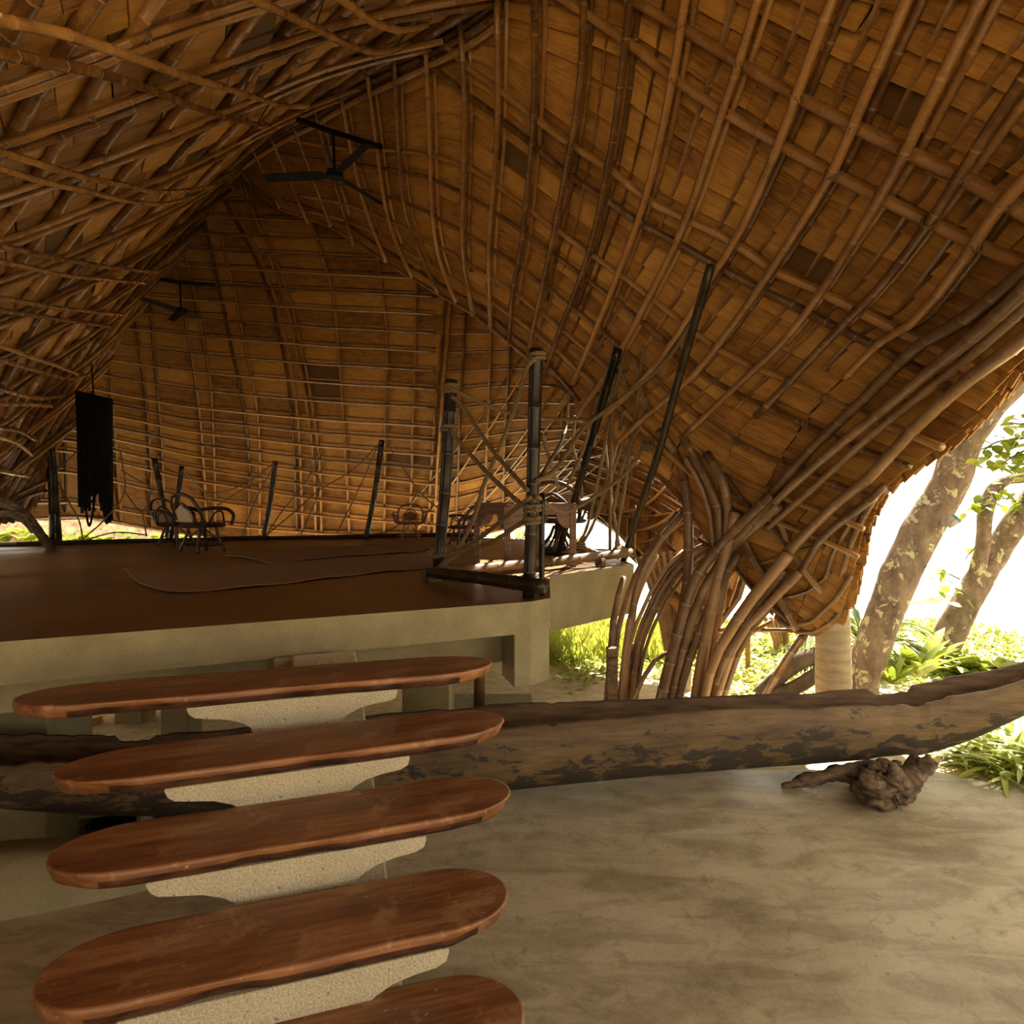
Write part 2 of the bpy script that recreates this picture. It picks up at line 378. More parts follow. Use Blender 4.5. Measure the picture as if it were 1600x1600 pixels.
def backing(name, sh, poly, kind_label=None, step=45):
    """closed two-skin sheet over a region of the shell"""
    poly = np.array(poly, float); lo, hi = poly.min(0), poly.max(0); bnd = []
    for a, b in zip(poly, np.roll(poly, -1, 0)):
        n = max(1, int(np.linalg.norm(b-a)//step)); bnd += [a+(b-a)*i/n for i in range(n)]
    bnd = np.array(bnd); gx, gy = np.meshgrid(np.arange(lo[0], hi[0], step), np.arange(lo[1], hi[1], step)); g = np.stack([gx.ravel(), gy.ravel()], 1)
    g = g[inside(g, poly) & (np.sqrt(((g[:, None]-bnd[None])**2).sum(2)).min(1) > step*.45)]
    nb = len(bnd); allv = np.vstack([bnd, g])
    vs, es, fs, *_ = mgeo.delaunay_2d_cdt([Vector(v) for v in allv.tolist()], [], [list(range(nb))], 1, 1e-4)
    vs = np.array([tuple(v) for v in vs]); n = len(vs)
    a = sh.lift(vs, -.045, False); b = sh.lift(vs, -.12, False); f = [tuple(t) for t in fs]; cnt = {}
    for t in f:
        for i in range(len(t)): e = (t[i], t[(i+1) % len(t)]); cnt[e] = 1
    side = [(e[0], e[1], e[1]+n, e[0]+n) for e in cnt if (e[1], e[0]) not in cnt]
    o = mesh_obj(name, np.vstack([a, b]), f+[tuple(i+n for i in reversed(t)) for t in f]+side, M['thatch'], smooth=False)
    return tag(o, kind_label, None, None, 'structure')

def inside(q, poly):
    q = np.atleast_2d(q); r = np.zeros(len(q), bool); n = len(poly)
    for i in range(n):
        (x1, y1), (x2, y2) = poly[i], poly[(i+1) % n]
        c = ((y1 > q[:, 1]) != (y2 > q[:, 1])); t = (x2-x1)*(q[:, 1]-y1)/((y2-y1) if y2 != y1 else 1e-9)+x1
        r ^= c & (q[:, 0] < t)
    return r

def shingles(parent, sh, quads, name='shingle', limit=300, jit=.012, o_top=-.006, o_low=.036):
    """one bamboo shingle per quad (upper-left, upper-right, lower-right, lower-left seen from inside)"""
    out = []
    for q in quads:
        q = np.array(q, float)
        area = abs(.5*sum(q[i][0]*q[(i+1) % 4][1]-q[(i+1) % 4][0]*q[i][1] for i in range(4)))
        vis = inside([q.mean(0)], [(-15, -15), (1615, -15), (1615, 1615), (-15, 1615)])[0]
        out.append((area if vis else -1, random.random(), q))
    out.sort(key=lambda t: -t[0]); rest = MB(); nr = 0
    for k, (ar, _, q) in enumerate(out):
        w = sh.lift(q, 0, False); n = sh.normal(q)
        if np.linalg.norm(w[0]-w[2]) > 2.2 or ar < 4 and ar >= 0: continue
        ctr = w.mean(0); w = ctr+(w-ctr)*np.array([1.0, 1.0, 1.0])
        j = np.random.uniform(-jit, jit, (4, 1)); dn = random.uniform(-.006, .010)
        offs = np.array([o_top, o_top, o_low, o_low])[:, None]+j+dn
        e = w[1]-w[0]; e2 = w[2]-w[3]; s = random.uniform(-.01, .01)
        w[0] = w[0]+e*.010; w[3] = w[3]+e2*.010+e2*s; w[1] = w[1]-e*.010; w[2] = w[2]-e2*.010+e2*s
        dv = (w[3]+w[2]-w[0]-w[1])*.5; L = np.linalg.norm(dv)+1e-9; w[2:] += dv/L*min(.012, L*.06)
        inner = w+n*offs; outer = inner-n*.014
        W = (np.linalg.norm(e)+np.linalg.norm(e2))*.5; r0 = random.uniform(0, 30); r1 = random.uniform(0, 30)
        u = np.array([(0, 0), (W, 0), (W, L), (0, L)])+[r0, r1]
        # origin at the centre
        v = np.vstack([inner, outer]); c = v.mean(0)
        if k < limit and ar > 0:
            mesh_obj(name, v-c, BOXF, M['shingle'], parent, np.vstack([u, u]), loc=c)
        else: rest.add(v, BOXF, np.vstack([u, u])); nr += 1
    if nr: tag(rest.build(name+'_field', M['shingle'], parent), kind='stuff')

def at_g(poly, g, k):
    """points of a polyline where the level g equals k (clamped to its ends)"""
    g = np.maximum.accumulate(g+np.arange(len(g))*1e-7); return np.array([np.interp(k, g, poly[:, 0]), np.interp(k, g, poly[:, 1])])

lash = {}
def lashing(key, p, r, d=None):
    """pale cord turned round a crossing"""
    mb = lash.setdefault(key, MB()); p = np.asarray(p, float)
    d = np.asarray(d if d is not None else np.random.normal(size=3), float); d /= np.linalg.norm(d)
    a = np.cross(d, [0.3, .2, 1]); a /= np.linalg.norm(a); b = np.cross(d, a)
    for o in (-.013, .013):
        th = np.linspace(0, 2*math.pi, 9)[:, None]; ring = p+d*o+(np.cos(th)*a+np.sin(th)*b)*r
        v, f, u = tube(ring, .005, 4, False); mb.add(v, f, u)

# ---------------- right shell
RIDGE = [(345, 288), (369, 255), (422, 212), (491, 172), (573, 116), (665, 70), (777, 0), (920, -159), (1150, -417), (1533, -848)]
CREASE = [(345, 292), (390, 285), (437, 326), (517, 354), (603, 409), (684, 459), (740, 491), (796, 536), (850, 581), (900, 640), (945, 680), (985, 705), (1020, 745), (1066, 792), (1112, 850), (1150, 888), (1180, 935), (1212, 962), (1246, 993)]
EAVE = [(1900, 330), (1700, 470), (1600, 562), (1540, 636), (1480, 692), (1420, 732), (1375, 772), (1352, 820), (1340, 880), (1325, 930), (1305, 975), (1280, 992), (1246, 993)]
right = Shell([(345, 288, 13.3), (369, 255, 12.6), (422, 212, 11.2), (491, 172, 9.6), (573, 116, 8.0), (665, 70, 6.9), (777, 0, 5.9), (920, -159, 5.0), (1150, -417, 4.0), (1533, -848, 3.0),
    (390, 285, 12.7), (437, 326, 12.2), (517, 354, 11.2), (603, 409, 10.0), (684, 459, 9.0), (740, 491, 8.4), (796, 536, 7.9), (850, 581, 7.5), (900, 640, 7.2), (962, 690, 6.9), (1020, 745, 6.7), (1066, 792, 6.5), (1112, 850, 6.3), (1150, 888, 6.15), (1212, 962, 5.9), (1246, 993, 5.8),
    (836, 0, 5.35), (912, 0, 5.05), (1070, 0, 4.4), (1180, 0, 3.95), (1300, 0, 3.5), (1416, 0, 3.15), (1532, 0, 2.85), (1600, 0, 2.7), (1600, 330, 2.95), (1600, 565, 3.3), (1480, 690, 4.0), (1420, 732, 4.4), (1350, 820, 4.9), (1340, 880, 5.15), (1305, 975, 5.55),
    (1000, 300, 5.5), (1200, 300, 4.5), (1400, 300, 3.55), (1000, 500, 6.2), (1200, 500, 5.1), (1400, 500, 4.15), (1200, 700, 5.6), (1300, 700, 4.95), (1250, 850, 5.5), (700, 250, 7.7), (800, 250, 6.8), (600, 250, 9.0), (1700, 470, 2.75), (1900, 330, 2.2)])
gfun = Shell([(q[0], q[1], 1/(q[2]+50)) for q in [(1000, 8, 0), (1056, 38, 0), (1150, 94, 0), (1244, 150, 0), (1337, 199, 0), (1412, 236, 0), (1499, 274, 0), (1600, 330, 0),
    (1000, 79, 1.6), (1049, 120, 1.6), (1131, 176, 1.6), (1217, 225, 1.6), (1300, 270, 1.6), (1375, 307, 1.6), (1450, 345, 1.6), (1536, 386, 1.6), (1600, 412, 1.6),
    (725, 101, 5.6), (779, 139, 5.6), (836, 184, 5.6), (890, 225, 5.6), (954, 266, 5.6), (1011, 311, 5.6), (1071, 341, 5.6), (1142, 375, 5.6), (1210, 424, 5.6), (1277, 454, 5.6), (1337, 484, 5.6), (1412, 521, 5.6), (1465, 540, 5.6),
    (779, 184, 6.6), (841, 232, 6.6), (886, 270, 6.6), (946, 311, 6.6), (1000, 349, 6.6), (1056, 379, 6.6), (1124, 416, 6.6), (1187, 450, 6.6), (1255, 484, 6.6), (1311, 514, 6.6), (1364, 540, 6.6),
    (1105, 565, 10), (1158, 596, 10), (1250, 631, 10), (1302, 662, 10), (740, 491, 17), (850, 581, 17.3), (962, 690, 17.5), (1112, 850, 18.5), (1246, 993, 23), (684, 459, 17), (603, 409, 17), (517, 354, 16.5), (437, 326, 16),
    (573, 116, 4), (530, 140, 4.7), (456, 193, 8), (394, 232, 11), (369, 255, 14), (777, 0, 1.2), (1070, 0, -1), (1300, 0, -3.5), (1600, 0, -5.4), (1600, 565, 4.5), (1480, 690, 9), (1350, 820, 14), (1305, 975, 20)]], 1e-5)
def gl(q): return gfun.val(q)-50
RIBS = [[(369, 255), (390, 285)], [(394, 232), (415, 280), (437, 326)], [(422, 212), (450, 280), (482, 350)], [(456, 193), (482, 262), (517, 354)],
    [(491, 172), (510, 240), (532, 320), (553, 384)], [(530, 140), (548, 233), (570, 326), (603, 409)], [(573, 116), (590, 240), (606, 350), (644, 433)],
    [(616, 95), (621, 206), (633, 340), (684, 459)], [(665, 72), (670, 200), (678, 380), (712, 472)], [(717, 30), (725, 142), (725, 232), (722, 326), (722, 405), (740, 491)],
    [(777, -2), (777, 139), (776, 225), (768, 326), (762, 412), (766, 512)], [(838, -80), (836, 0), (834, 184), (824, 300), (815, 386), (800, 457), (796, 536)],
    [(914, -90), (912, 0), (905, 150), (886, 262), (860, 390), (841, 480), (826, 555)], [(992, -110), (984, 0), (969, 150), (950, 266), (916, 412), (879, 506), (852, 581)],
    [(1085, -110), (1070, 0), (1051, 127), (1014, 292), (961, 442), (924, 532), (894, 600)], [(1215, -110), (1184, 0), (1157, 94), (1127, 180), (1071, 345), (1022, 450), (985, 520), (950, 580), (905, 645)],
    [(1355, -120), (1300, 0), (1247, 146), (1217, 225), (1154, 367), (1112, 431), (1075, 499), (1022, 574), (970, 625), (920, 672)], [(1468, -120), (1416, 0), (1337, 180), (1300, 270), (1210, 416), (1142, 510), (1075, 596), (1010, 650), (965, 692)],
    [(1600, -130), (1532, 0), (1484, 97), (1416, 236), (1375, 307), (1311, 412), (1262, 487), (1214, 544), (1157, 596), (1070, 680)],
    [(1680, 0), (1600, 124), (1555, 187), (1502, 270), (1450, 349), (1375, 450), (1319, 506), (1255, 574), (1180, 650)],
    [(1700, 150), (1600, 285), (1562, 322), (1525, 382), (1480, 442), (1431, 502), (1375, 532), (1320, 590)]]
EXTRA = {18: [(1058, 700), (1050, 750)], 19: [(1150, 690), (1120, 780), (1112, 850)], 20: [(1260, 660), (1200, 760), (1165, 860), (1180, 935)]}
SIDE = [[(1760, 230), (1640, 380), (1530, 500), (1440, 600), (1340, 700), (1260, 800), (1210, 900), (1212, 962)],
        [(1830, 290), (1680, 440), (1570, 560), (1480, 640), (1390, 720), (1320, 800), (1270, 900), (1240, 985)], EAVE[:-1]]
poly_r = RIDGE+[(2100, -700), (2150, 100)]+EAVE+CREASE[::-1][1:-1]
ceil_r = backing('ceiling_right', right, poly_r, 'sweeping shell of bamboo shingles and ribs dropping to a foot beside the palm trunk')
lines = []
for i, r in enumerate(RIBS):
    q = list(r)+EXTRA.get(i, []); lines.append(spline(np.array(q, float), 10))
lines += [spline(np.array(r, float), 10) for r in SIDE]
gs = [gl(q) for q in lines]; quads = []
for i in range(len(lines)-1):
    ga, gb = gs[i], gs[i+1]; k0 = int(math.floor(min(ga.min(), gb.min()))); k1 = int(math.ceil(max(ga.max(), gb.max())))
    off = random.choice((0, .12, -.12))
    for k in range(k0, k1):
        a0, a1, b0, b1 = at_g(lines[i], ga, k+off), at_g(lines[i], ga, k+1+off), at_g(lines[i+1], gb, k+off), at_g(lines[i+1], gb, k+1+off)
        if np.linalg.norm(a0-a1) < 3 and np.linalg.norm(b0-b1) < 3: continue
        c = np.array([a0, b0, b1, a1])
        if not inside([c.mean(0)], poly_r)[0]: continue
        if np.linalg.norm(b0-a0) > 95 and random.random() < .45:
            t = random.uniform(.35, .65); m0 = a0+(b0-a0)*t; m1 = a1+(b1-a1)*t; quads += [[a0, m0, m1, a1], [m0, b0, b1, m1]]
        else: quads.append(c)
shingles(ceil_r, right, quads)
RR = .030
for i, r in enumerate(RIBS):
    q = spline(np.array(r, float), 8); g = gl(q)
    p = right.lift(q, .15)
    for _ in range(10): p[1:-1] = (p[:-2]+2*p[1:-1]+p[2:])/4
    rr = RR*(1.0 if i > 8 else .9)
    bamboo('bamboo_rib', p, rr, M['bamboo'], ceil_r, node=.34)
    if i > 3 and i < 21:                                     # the doubled culm that runs beside each rib against the shingles
        n = right.normal(q); p2 = p-n*.085+np.array([.012, 0, 0]); k = max(3, int(len(p2)*random.uniform(.78, .93))); bamboo('bamboo_batten', p2[:k], rr*.8, M['bamboo'], ceil_r, sides=6)
    if i > 12:                                                 # flat split battens pressed on the shingles
        n = right.normal(q); pts = right.lift(q+np.array([-26, -12]), .03, False)
        ps, _ = resample(pts, .2); v, f, u = tube(ps, .032, 6, True, .32); mesh_obj('split_batten', v, f, M['bamboo'], ceil_r, u)
PURL = [[(880, -60), (1000, 8), (1056, 38), (1150, 94), (1244, 150), (1337, 199), (1412, 236), (1499, 274), (1600, 330), (1680, 370)],
    [(850, -20), (930, 30), (1000, 79), (1049, 120), (1131, 176), (1217, 225), (1300, 270), (1375, 307), (1450, 345), (1536, 386), (1600, 412), (1640, 432)],
    [(690, 62), (725, 101), (779, 139), (836, 184), (890, 225), (954, 266), (1011, 311), (1071, 341), (1142, 375), (1210, 424), (1277, 454), (1337, 484), (1412, 521), (1475, 548), (1520, 580)],
    [(650, 85), (725, 145), (779, 184), (841, 232), (886, 270), (946, 311), (1000, 349), (1056, 379), (1124, 416), (1187, 450), (1255, 484), (1311, 514), (1364, 540), (1440, 580), (1490, 610)]]
for gk in (9.3, 10.6, 12.6, 14.2, 15.6):                       # purlins lower down follow the courses of shingles
    L = []
    for ln, g in zip(lines[2:], gs[2:]):
        if g.min() < gk < g.max(): L.append(at_g(ln, g, gk))
    PURL.append(L)
PURL += [CREASE[1:9], [(q[0]+4, q[1]-14) for q in CREASE[2:10]]]
for j, r in enumerate(PURL):
    q = np.array(r, float)
    p = spline(right.lift(q, .085), 4); bamboo('bamboo_purlin', p, .034 if j < 4 else .026, M['bamboo'], ceil_r, node=.3)
for i, (ln, g) in enumerate(zip(lines[:21], gs[:21])):
    for gk in (0, 1.6, 5.6, 6.6, 9.3, 10.6, 12.6):
        if g.min() < gk < g.max():
            q = at_g(ln, g, gk)
            if 0 < q[0] < 1600 and 0 < q[1]: lashing('r', right.lift(q, .14)[0], .038)
# edge rolls along the eave and long sweeping edge culms
def roll(pts, off, r, name='edge_culm', sh=right, par=ceil_r, mat='bamboo_pale'):
    p = spline(sh.lift(np.array(pts, float), off), 5); return bamboo(name, p, r, M[mat], par)
roll([(1860, 200), (1700, 330), (1600, 425), (1508, 500), (1425, 548), (1337, 635), (1280, 688), (1206, 771), (1145, 835)], .13, .040)
roll([(1870, 235), (1700, 360), (1600, 455), (1520, 525), (1442, 587), (1381, 640), (1294, 710), (1215, 780), (1150, 845)], .16, .036)
roll([(1880, 255), (1700, 385), (1600, 480), (1510, 560), (1430, 625), (1350, 690), (1262, 770), (1200, 825)], .10, .030)
roll([(1890, 290), (1700, 430), (1600, 526), (1504, 600), (1416, 684), (1359, 745), (1294, 797), (1232, 863), (1172, 937)], .14, .040)
roll([(1380, 760), (1350, 789), (1285, 841), (1250, 894), (1189, 955)], .12, .032)
roll([(1368, 775), (1352, 800), (1330, 850), (1316, 900)], .05, .022)
roll([(1346, 792), (1322, 830), (1300, 870), (1290, 905)], .06, .022)
roll([(1330, 900), (1315, 925), (1290, 955), (1262, 975), (1240, 985), (1215, 970)], .06, .020)
roll([(1310, 960), (1290, 978), (1262, 990), (1244, 988)], .03, .020)
roll([(1200, 760), (1221, 820), (1240, 870), (1285, 925)], .07, .030)
roll([(1140, 790), (1175, 870), (1215, 930), (1246, 985)], .07, .034)
roll([(1105, 710), (1150, 770), (1190, 815), (1232, 850)], .07, .030)
roll([(1190, 880), (1240, 862), (1285, 850)], .05, .018); roll([(1215, 935), (1262, 925), (1298, 895)], .05, .018)
roll([(1092, 842), (1140, 878), (1180, 925), (1222, 960), (1244, 985)], .03, .026)
# shaggy edge shingles hanging past the eave
ev = spline(np.array(EAVE[1:-2], float), 10); fr = MB()
for i in range(0, len(ev)-3):
    a, b = ev[i], ev[i+3]; t = b-a; nrm = np.array([-t[1], t[0]])/np.linalg.norm(t); nrm = nrm if nrm[0] > 0 else -nrm
    wd = random.uniform(5, 13); q = np.array([a-nrm*28, b-nrm*28, b+nrm*wd, a+nrm*(wd-3)]); p = right.lift(q, random.uniform(-.06, .0), False); n = right.normal(q)
    u = np.array([(0, 0), (0, .3), (.3, .3), (.3, 0)])+random.uniform(0, 20)
    mesh_obj('edge_shingle', np.vstack([p, p-n*.012]), BOXF, M['shingle'], ceil_r, np.vstack([u, u]))

# ---------------- left shell
S = [[(-400, 60), (-60, 0), (300, -120), (650, -200), (1000, -245)], [(-400, 210), (-60, 125), (225, 30), (500, -60), (860, -92)], [(-400, 330), (-60, 240), (210, 150), (480, 49), (640, 8), (777, -4)],
    [(-400, 440), (-60, 345), (142, 270), (352, 190), (525, 105), (665, 66)], [(-400, 500), (-60, 412), (124, 350), (285, 290), (420, 205), (540, 134)],
    [(-400, 560), (-60, 475), (112, 412), (230, 355), (345, 280), (422, 216)], [(-400, 640), (-60, 555), (60, 500), (190, 435), (290, 350), (345, 292)],
    [(-400, 700), (-60, 625), (60, 560), (150, 500), (215, 440), (272, 390)], [(-400, 750), (-60, 690), (30, 635), (110, 570), (180, 510), (220, 462)],
    [(-400, 780), (-60, 740), (0, 700), (60, 655), (110, 605), (143, 566)], [(-400, 810), (-60, 790), (0, 750), (50, 715), (86, 690)], [(-400, 835), (-60, 830), (-20, 818), (10, 812), (38, 812)]]
left = Shell([(1000, -245, 4.6), (860, -92, 5.35), (777, 0, 5.9), (665, 70, 6.9), (573, 116, 8.0), (491, 172, 9.6), (422, 212, 11.2), (369, 255, 12.6), (345, 290, 13.0), (300, 340, 12.9), (265, 400, 12.6), (220, 460, 12.2), (180, 520, 11.8), (140, 570, 11.4), (110, 610, 11.0), (85, 690, 10.5), (55, 770, 10), (38, 812, 9.8),
    (0, 0, 3.5), (0, 90, 3.9), (0, 250, 5.2), (0, 400, 6.6), (0, 550, 8.0), (0, 700, 9.0), (0, 800, 9.5), (200, 0, 4.1), (200, 90, 4.6), (400, 0, 4.9), (600, 0, 5.45), (400, 100, 6.6), (300, 200, 7.4), (200, 300, 7.9), (100, 300, 6.5), (-400, 60, 2.9), (-400, 440, 4.6), (-400, 750, 7.0), (300, -120, 4.0)])
ridge_l = [l[-1] for l in S]; outer_l = [l[0] for l in S]
poly_l = ridge_l+outer_l[::-1]+[(467, -648), (1150, -417)]
left_b = Shell  # (same class)
ceil_l = backing('ceiling_left', left, ridge_l+outer_l[::-1], 'low bamboo vault of crossing culms hanging over the stair side')
NT = 24; SP = np.array([resample(spline(np.array(l, float), 8), 4)[0] if 0 else np.stack([np.interp(np.linspace(0, 1, NT+1), np.linspace(0, 1, len(spline(np.array(l, float), 8))), spline(np.array(l, float), 8)[:, c]) for c in (0, 1)], 1) for l in S])
for _ in range(3): SP[1:-1] = (SP[:-2]+2*SP[1:-1]+SP[2:])/4
def sl(s, t):
    """direction (px) at course s (0..11) and fraction t from the outer side (0) to the ridge (1)"""
    s = min(max(s, 0), len(S)-1-1e-6); i = int(s); f = s-i; L = SP[i]*(1-f)+SP[i+1]*f
    return np.array([np.interp(t*NT, np.arange(NT+1), L[:, 0]), np.interp(t*NT, np.arange(NT+1), L[:, 1])])
quads = []
for a in np.arange(0, 11, .5):
    ts = [.0, .07, .14]+list(np.linspace(.2, 1, 12)); o = random.uniform(-.02, .02)
    ts = [t+o if 0 < t < 1 else t for t in ts]
    for t0, t1 in zip(ts[:-1], ts[1:]): quads.append([sl(a, t0), sl(a, t1), sl(a+.5, t1), sl(a+.5, t0)])
shingles(ceil_l, left, quads)
for a in np.arange(1, 11.1, .86):                              # culms along the courses, in pairs
    for da in (0, .16):
        t1 = 1.0; q = spline(np.array([sl(a+da, t) for t in np.linspace(.12, t1, 8)]), 4); bamboo('bamboo_purlin', left.lift(q, .125, False), .031, M['bamboo'], ceil_l, node=.3)
for t in np.linspace(-.05, 1.25, 15):                          # stout cross culms against the shingles
    aa = np.array([a for a in np.linspace(0, 11, 56) if .12 < t+.075*(5-a) < 1.0])
    if len(aa) < 8: continue
    q = spline(np.array([sl(a, t+.075*(5-a)) for a in np.linspace(aa[0], aa[-1], 7)]), 5); bamboo('bamboo_rafter', left.lift(q, .06, False), .050, M['bamboo'], ceil_l, node=.28)
F1 = [[(-60, 15), (0, 30), (100, 52), (200, 88), (320, 128), (400, 152), (450, 167), (495, 163)], [(-60, 70), (0, 82), (80, 98), (150, 112), (260, 150), (350, 182), (420, 196), (470, 188)],
    [(340, -40), (397, 0), (487, 41), (562, 77), (605, 82), (640, 70)], [(470, -40), (537, 0), (586, 36), (631, 49), (668, 40)], [(-60, 222), (0, 238), (131, 276), (262, 300), (334, 289), (352, 276)],
    [(-60, 246), (0, 263), (112, 294), (240, 319), (300, 307), (340, 286)], [(-60, 372), (0, 384), (131, 411), (240, 424), (262, 415)], [(-60, 396), (19, 412), (112, 431), (225, 442)],
    [(-60, 452), (0, 465), (100, 482), (190, 492)], [(-60, 470), (0, 484), (90, 498), (172, 510)], [(-60, 525), (0, 541), (94, 574), (130, 588)], [(-60, 545), (0, 562), (60, 580), (110, 592), (140, 584)],
    [(-60, 596), (0, 608), (60, 622), (100, 618)], [(-60, 620), (0, 630), (80, 634)], [(-60, 660), (0, 668), (30, 674), (59, 690)], [(-60, 678), (0, 684), (25, 692), (50, 712)], [(-40, 730), (0, 736), (30, 742), (46, 745)]]
for j, r in enumerate(F1):
    q = np.array(r, float); k = np.linspace(.24, .05, len(q)); g_ = q[0]-q[1]; g_ = g_/np.linalg.norm(g_)
    if q[0][0] < 0: q = np.vstack([q[0]+g_*230, q[0]+g_*110, q]); k = np.r_[.02, .15, k]
    dd = 1/left.val(q); dd = dd-k*dd; p = np.array([P(a, b, d) for (a, b), d in zip(q, dd)])
    bamboo('hanging_rib', spline(p, 6), .031 if j < 4 else .028, M['bamboo_gold'], ceil_l, node=.36)
for a in np.arange(1, 11, .86):
    for t in np.linspace(-.05, 1.25, 15):
        if .15 < t+.075*(5-a) < 1 and random.random() < .55: lashing('l', left.lift([sl(a, t+.075*(5-a))], .13, False)[0], .040)
# ridge bundle shared by both shells
for k, (dx, dy, o) in enumerate([(0, 6, .10), (-7, 0, .16), (4, 14, .06), (-14, -3, .12), (-4, 10, .2)]):
    q = np.array([(x+dx*(.6 if x < 500 else 1), y+dy*(.5 if x < 500 else 1)) for x, y in RIDGE[:-2]], float)
    p = spline(right.base(q), 5)-np.array([0, 0, o]); bamboo('ridge_culm', p, .038, M['bamboo'], ceil_l)
for k, o in enumerate((.05, .1)):                              # along the far crease of the left shell
    q = np.array([(345, 292), (300, 340), (265, 400), (220, 460), (180, 520), (140, 570), (110, 610), (86, 690), (58, 770), (38, 812)], float)
    q[:, 0] += 5*k; bamboo('crease_culm', spline(left.base(q), 5)+np.array([.03, -o, -.03]), .045, M['bamboo'], ceil_l)

# ---------------- back shell
back = Shell([(345, 290, 13.5), (437, 326, 13.2), (603, 409, 12.3), (700, 470, 11.8), (796, 536, 10.8), (200, 500, 13.1), (110, 610, 11.9), (85, 690, 11.2), (35, 812, 10.5), (400, 600, 13.7), (400, 840, 15.2), (250, 835, 14.2), (100, 812, 12.0), (550, 600, 13.1), (550, 846, 15.2), (700, 700, 12.5), (700, 842, 14.3),
    (850, 640, 10.5), (850, 800, 12.3), (960, 720, 8.9), (1000, 880, 8.2), (1060, 830, 7.7), (1120, 860, 7.2), (1050, 960, 7.3), (300, 420, 13.8), (500, 450, 13.2)])
XK = np.array([-120, 0, 110, 300, 500, 700, 800, 900, 1000, 1060, 1160])
KEY = [(0, [240, 250, 262, 285, 292, 300, 310, 320, 340, 360, 400]), (6.5, [425, 432, 440, 455, 468, 478, 482, 492, 510, 530, 570]), (13, [585, 592, 603, 637, 656, 668, 655, 655, 690, 715, 790]), (19.5, [700, 706, 715, 760, 792, 815, 785, 752, 790, 830, 905]), (21.5, [815, 815, 808, 836, 848, 845, 826, 797, 880, 962, 1010])]
def row(k, x):
    ks = [a for a, _ in KEY]; ys = np.array([np.interp(x, XK, y) for _, y in KEY]); return float(np.interp(k, ks, ys))
VERT = [[(-100, 300), (-100, 830)], [(-50, 300), (-50, 830)], [(0, 400), (0, 830)], [(45, 500), (50, 830)], [(95, 480), (100, 650), (105, 830)], [(140, 420), (150, 640), (152, 830)], [(165, 450), (175, 619), (190, 830)], [(200, 400), (231, 656), (237, 840)], [(228, 400), (250, 656), (258, 840)],
    [(255, 350), (290, 500), (312, 650), (325, 848)], [(275, 330), (312, 500), (331, 631), (337, 848)], [(310, 300), (353, 500), (387, 687), (387, 850)], [(325, 280), (375, 500), (403, 656), (406, 850)], [(335, 290), (394, 394), (431, 500), (456, 650), (465, 850)], [(380, 290), (420, 400), (453, 500), (487, 687), (494, 850)],
    [(470, 300), (510, 420), (525, 500), (537, 656), (547, 850)], [(575, 300), (603, 500), (602, 687), (600, 850)], [(650, 380), (650, 500), (640, 850)], [(704, 380), (694, 480), (675, 719), (669, 850)], [(735, 380), (727, 500), (720, 625), (712, 850)], [(770, 430), (765, 600), (755, 850)], [(800, 450), (797, 540), (790, 675), (785, 850)], [(845, 480), (835, 640), (828, 850)],
    [(890, 520), (875, 700), (870, 850)], [(930, 560), (915, 700), (908, 850)], [(965, 600), (955, 720), (945, 850)], [(1000, 620), (985, 760), (978, 870)], [(1035, 660), (1018, 800), (1005, 905)], [(1070, 700), (1050, 840), (1030, 960)], [(1105, 740), (1085, 880), (1058, 985)], [(1140, 790), (1115, 900), (1085, 1000)], [(1170, 840), (1140, 940), (1105, 1010)]]
VL = [spline(np.array(v, float), 12) for v in VERT]
def cross(vl, k):
    g = np.array([np.interp(p[1], [row(q, p[0]) for q in np.arange(-1, 22.6, .5)], np.arange(-1, 22.6, .5)) for p in vl]); return g
GV = [cross(v, 0) for v in VL]
poly_b = [(-120, 815), (-120, 770), (20, 760), (66, 680), (92, 600), (160, 515), (245, 395), (300, 315), (340, 268), (440, 298), (517, 332), (603, 386), (684, 436), (740, 466), (796, 511), (850, 556), (905, 610), (965, 668), (1012, 712), (1068, 766), (1115, 825), (1165, 880), (1150, 930), (1110, 985), (1092, 1015),
    (1040, 1010), (1020, 930), (1000, 880), (960, 826), (905, 797), (800, 826), (700, 843), (500, 848), (400, 848), (270, 834), (140, 812), (0, 815)]
ceil_b = backing('ceiling_back', back, poly_b, 'tall far wall of bamboo shingles laid in level courses behind the deck')
quads = []; big = np.array(poly_b, float)
for i in range(len(VL)-1):
    for k in range(0, 22):
        k1 = min(k+1, 21.5); c = np.array([at_g(VL[i], GV[i], k), at_g(VL[i+1], GV[i+1], k), at_g(VL[i+1], GV[i+1], k1), at_g(VL[i], GV[i], k1)])
        if inside([c.mean(0)], poly_b)[0] and np.linalg.norm(c[0]-c[3]) > 2: quads.append(c)
shingles(ceil_b, back, quads, o_low=.05)
for k in range(1, 22):
    for xa, xb in ((-100, 704), (690, 1160)):
        xs = np.arange(xa, xb, 30); q = np.array([(x, row(k, x)) for x in xs]); m_ = inside(q, poly_b)
        if m_.sum() < 3: continue
        q = q[m_]; h_ = .13 if xa < 0 else .06; bamboo('bamboo_purlin', back.lift(q, h_), .026 if xa < 0 else .020, M['bamboo'], ceil_b, sides=6, node=.4)
        bamboo('bamboo_lath', back.lift(q+[0, -6], h_*.5), .020 if xa < 0 else .014, M['bamboo'], ceil_b, sides=6, node=.4)
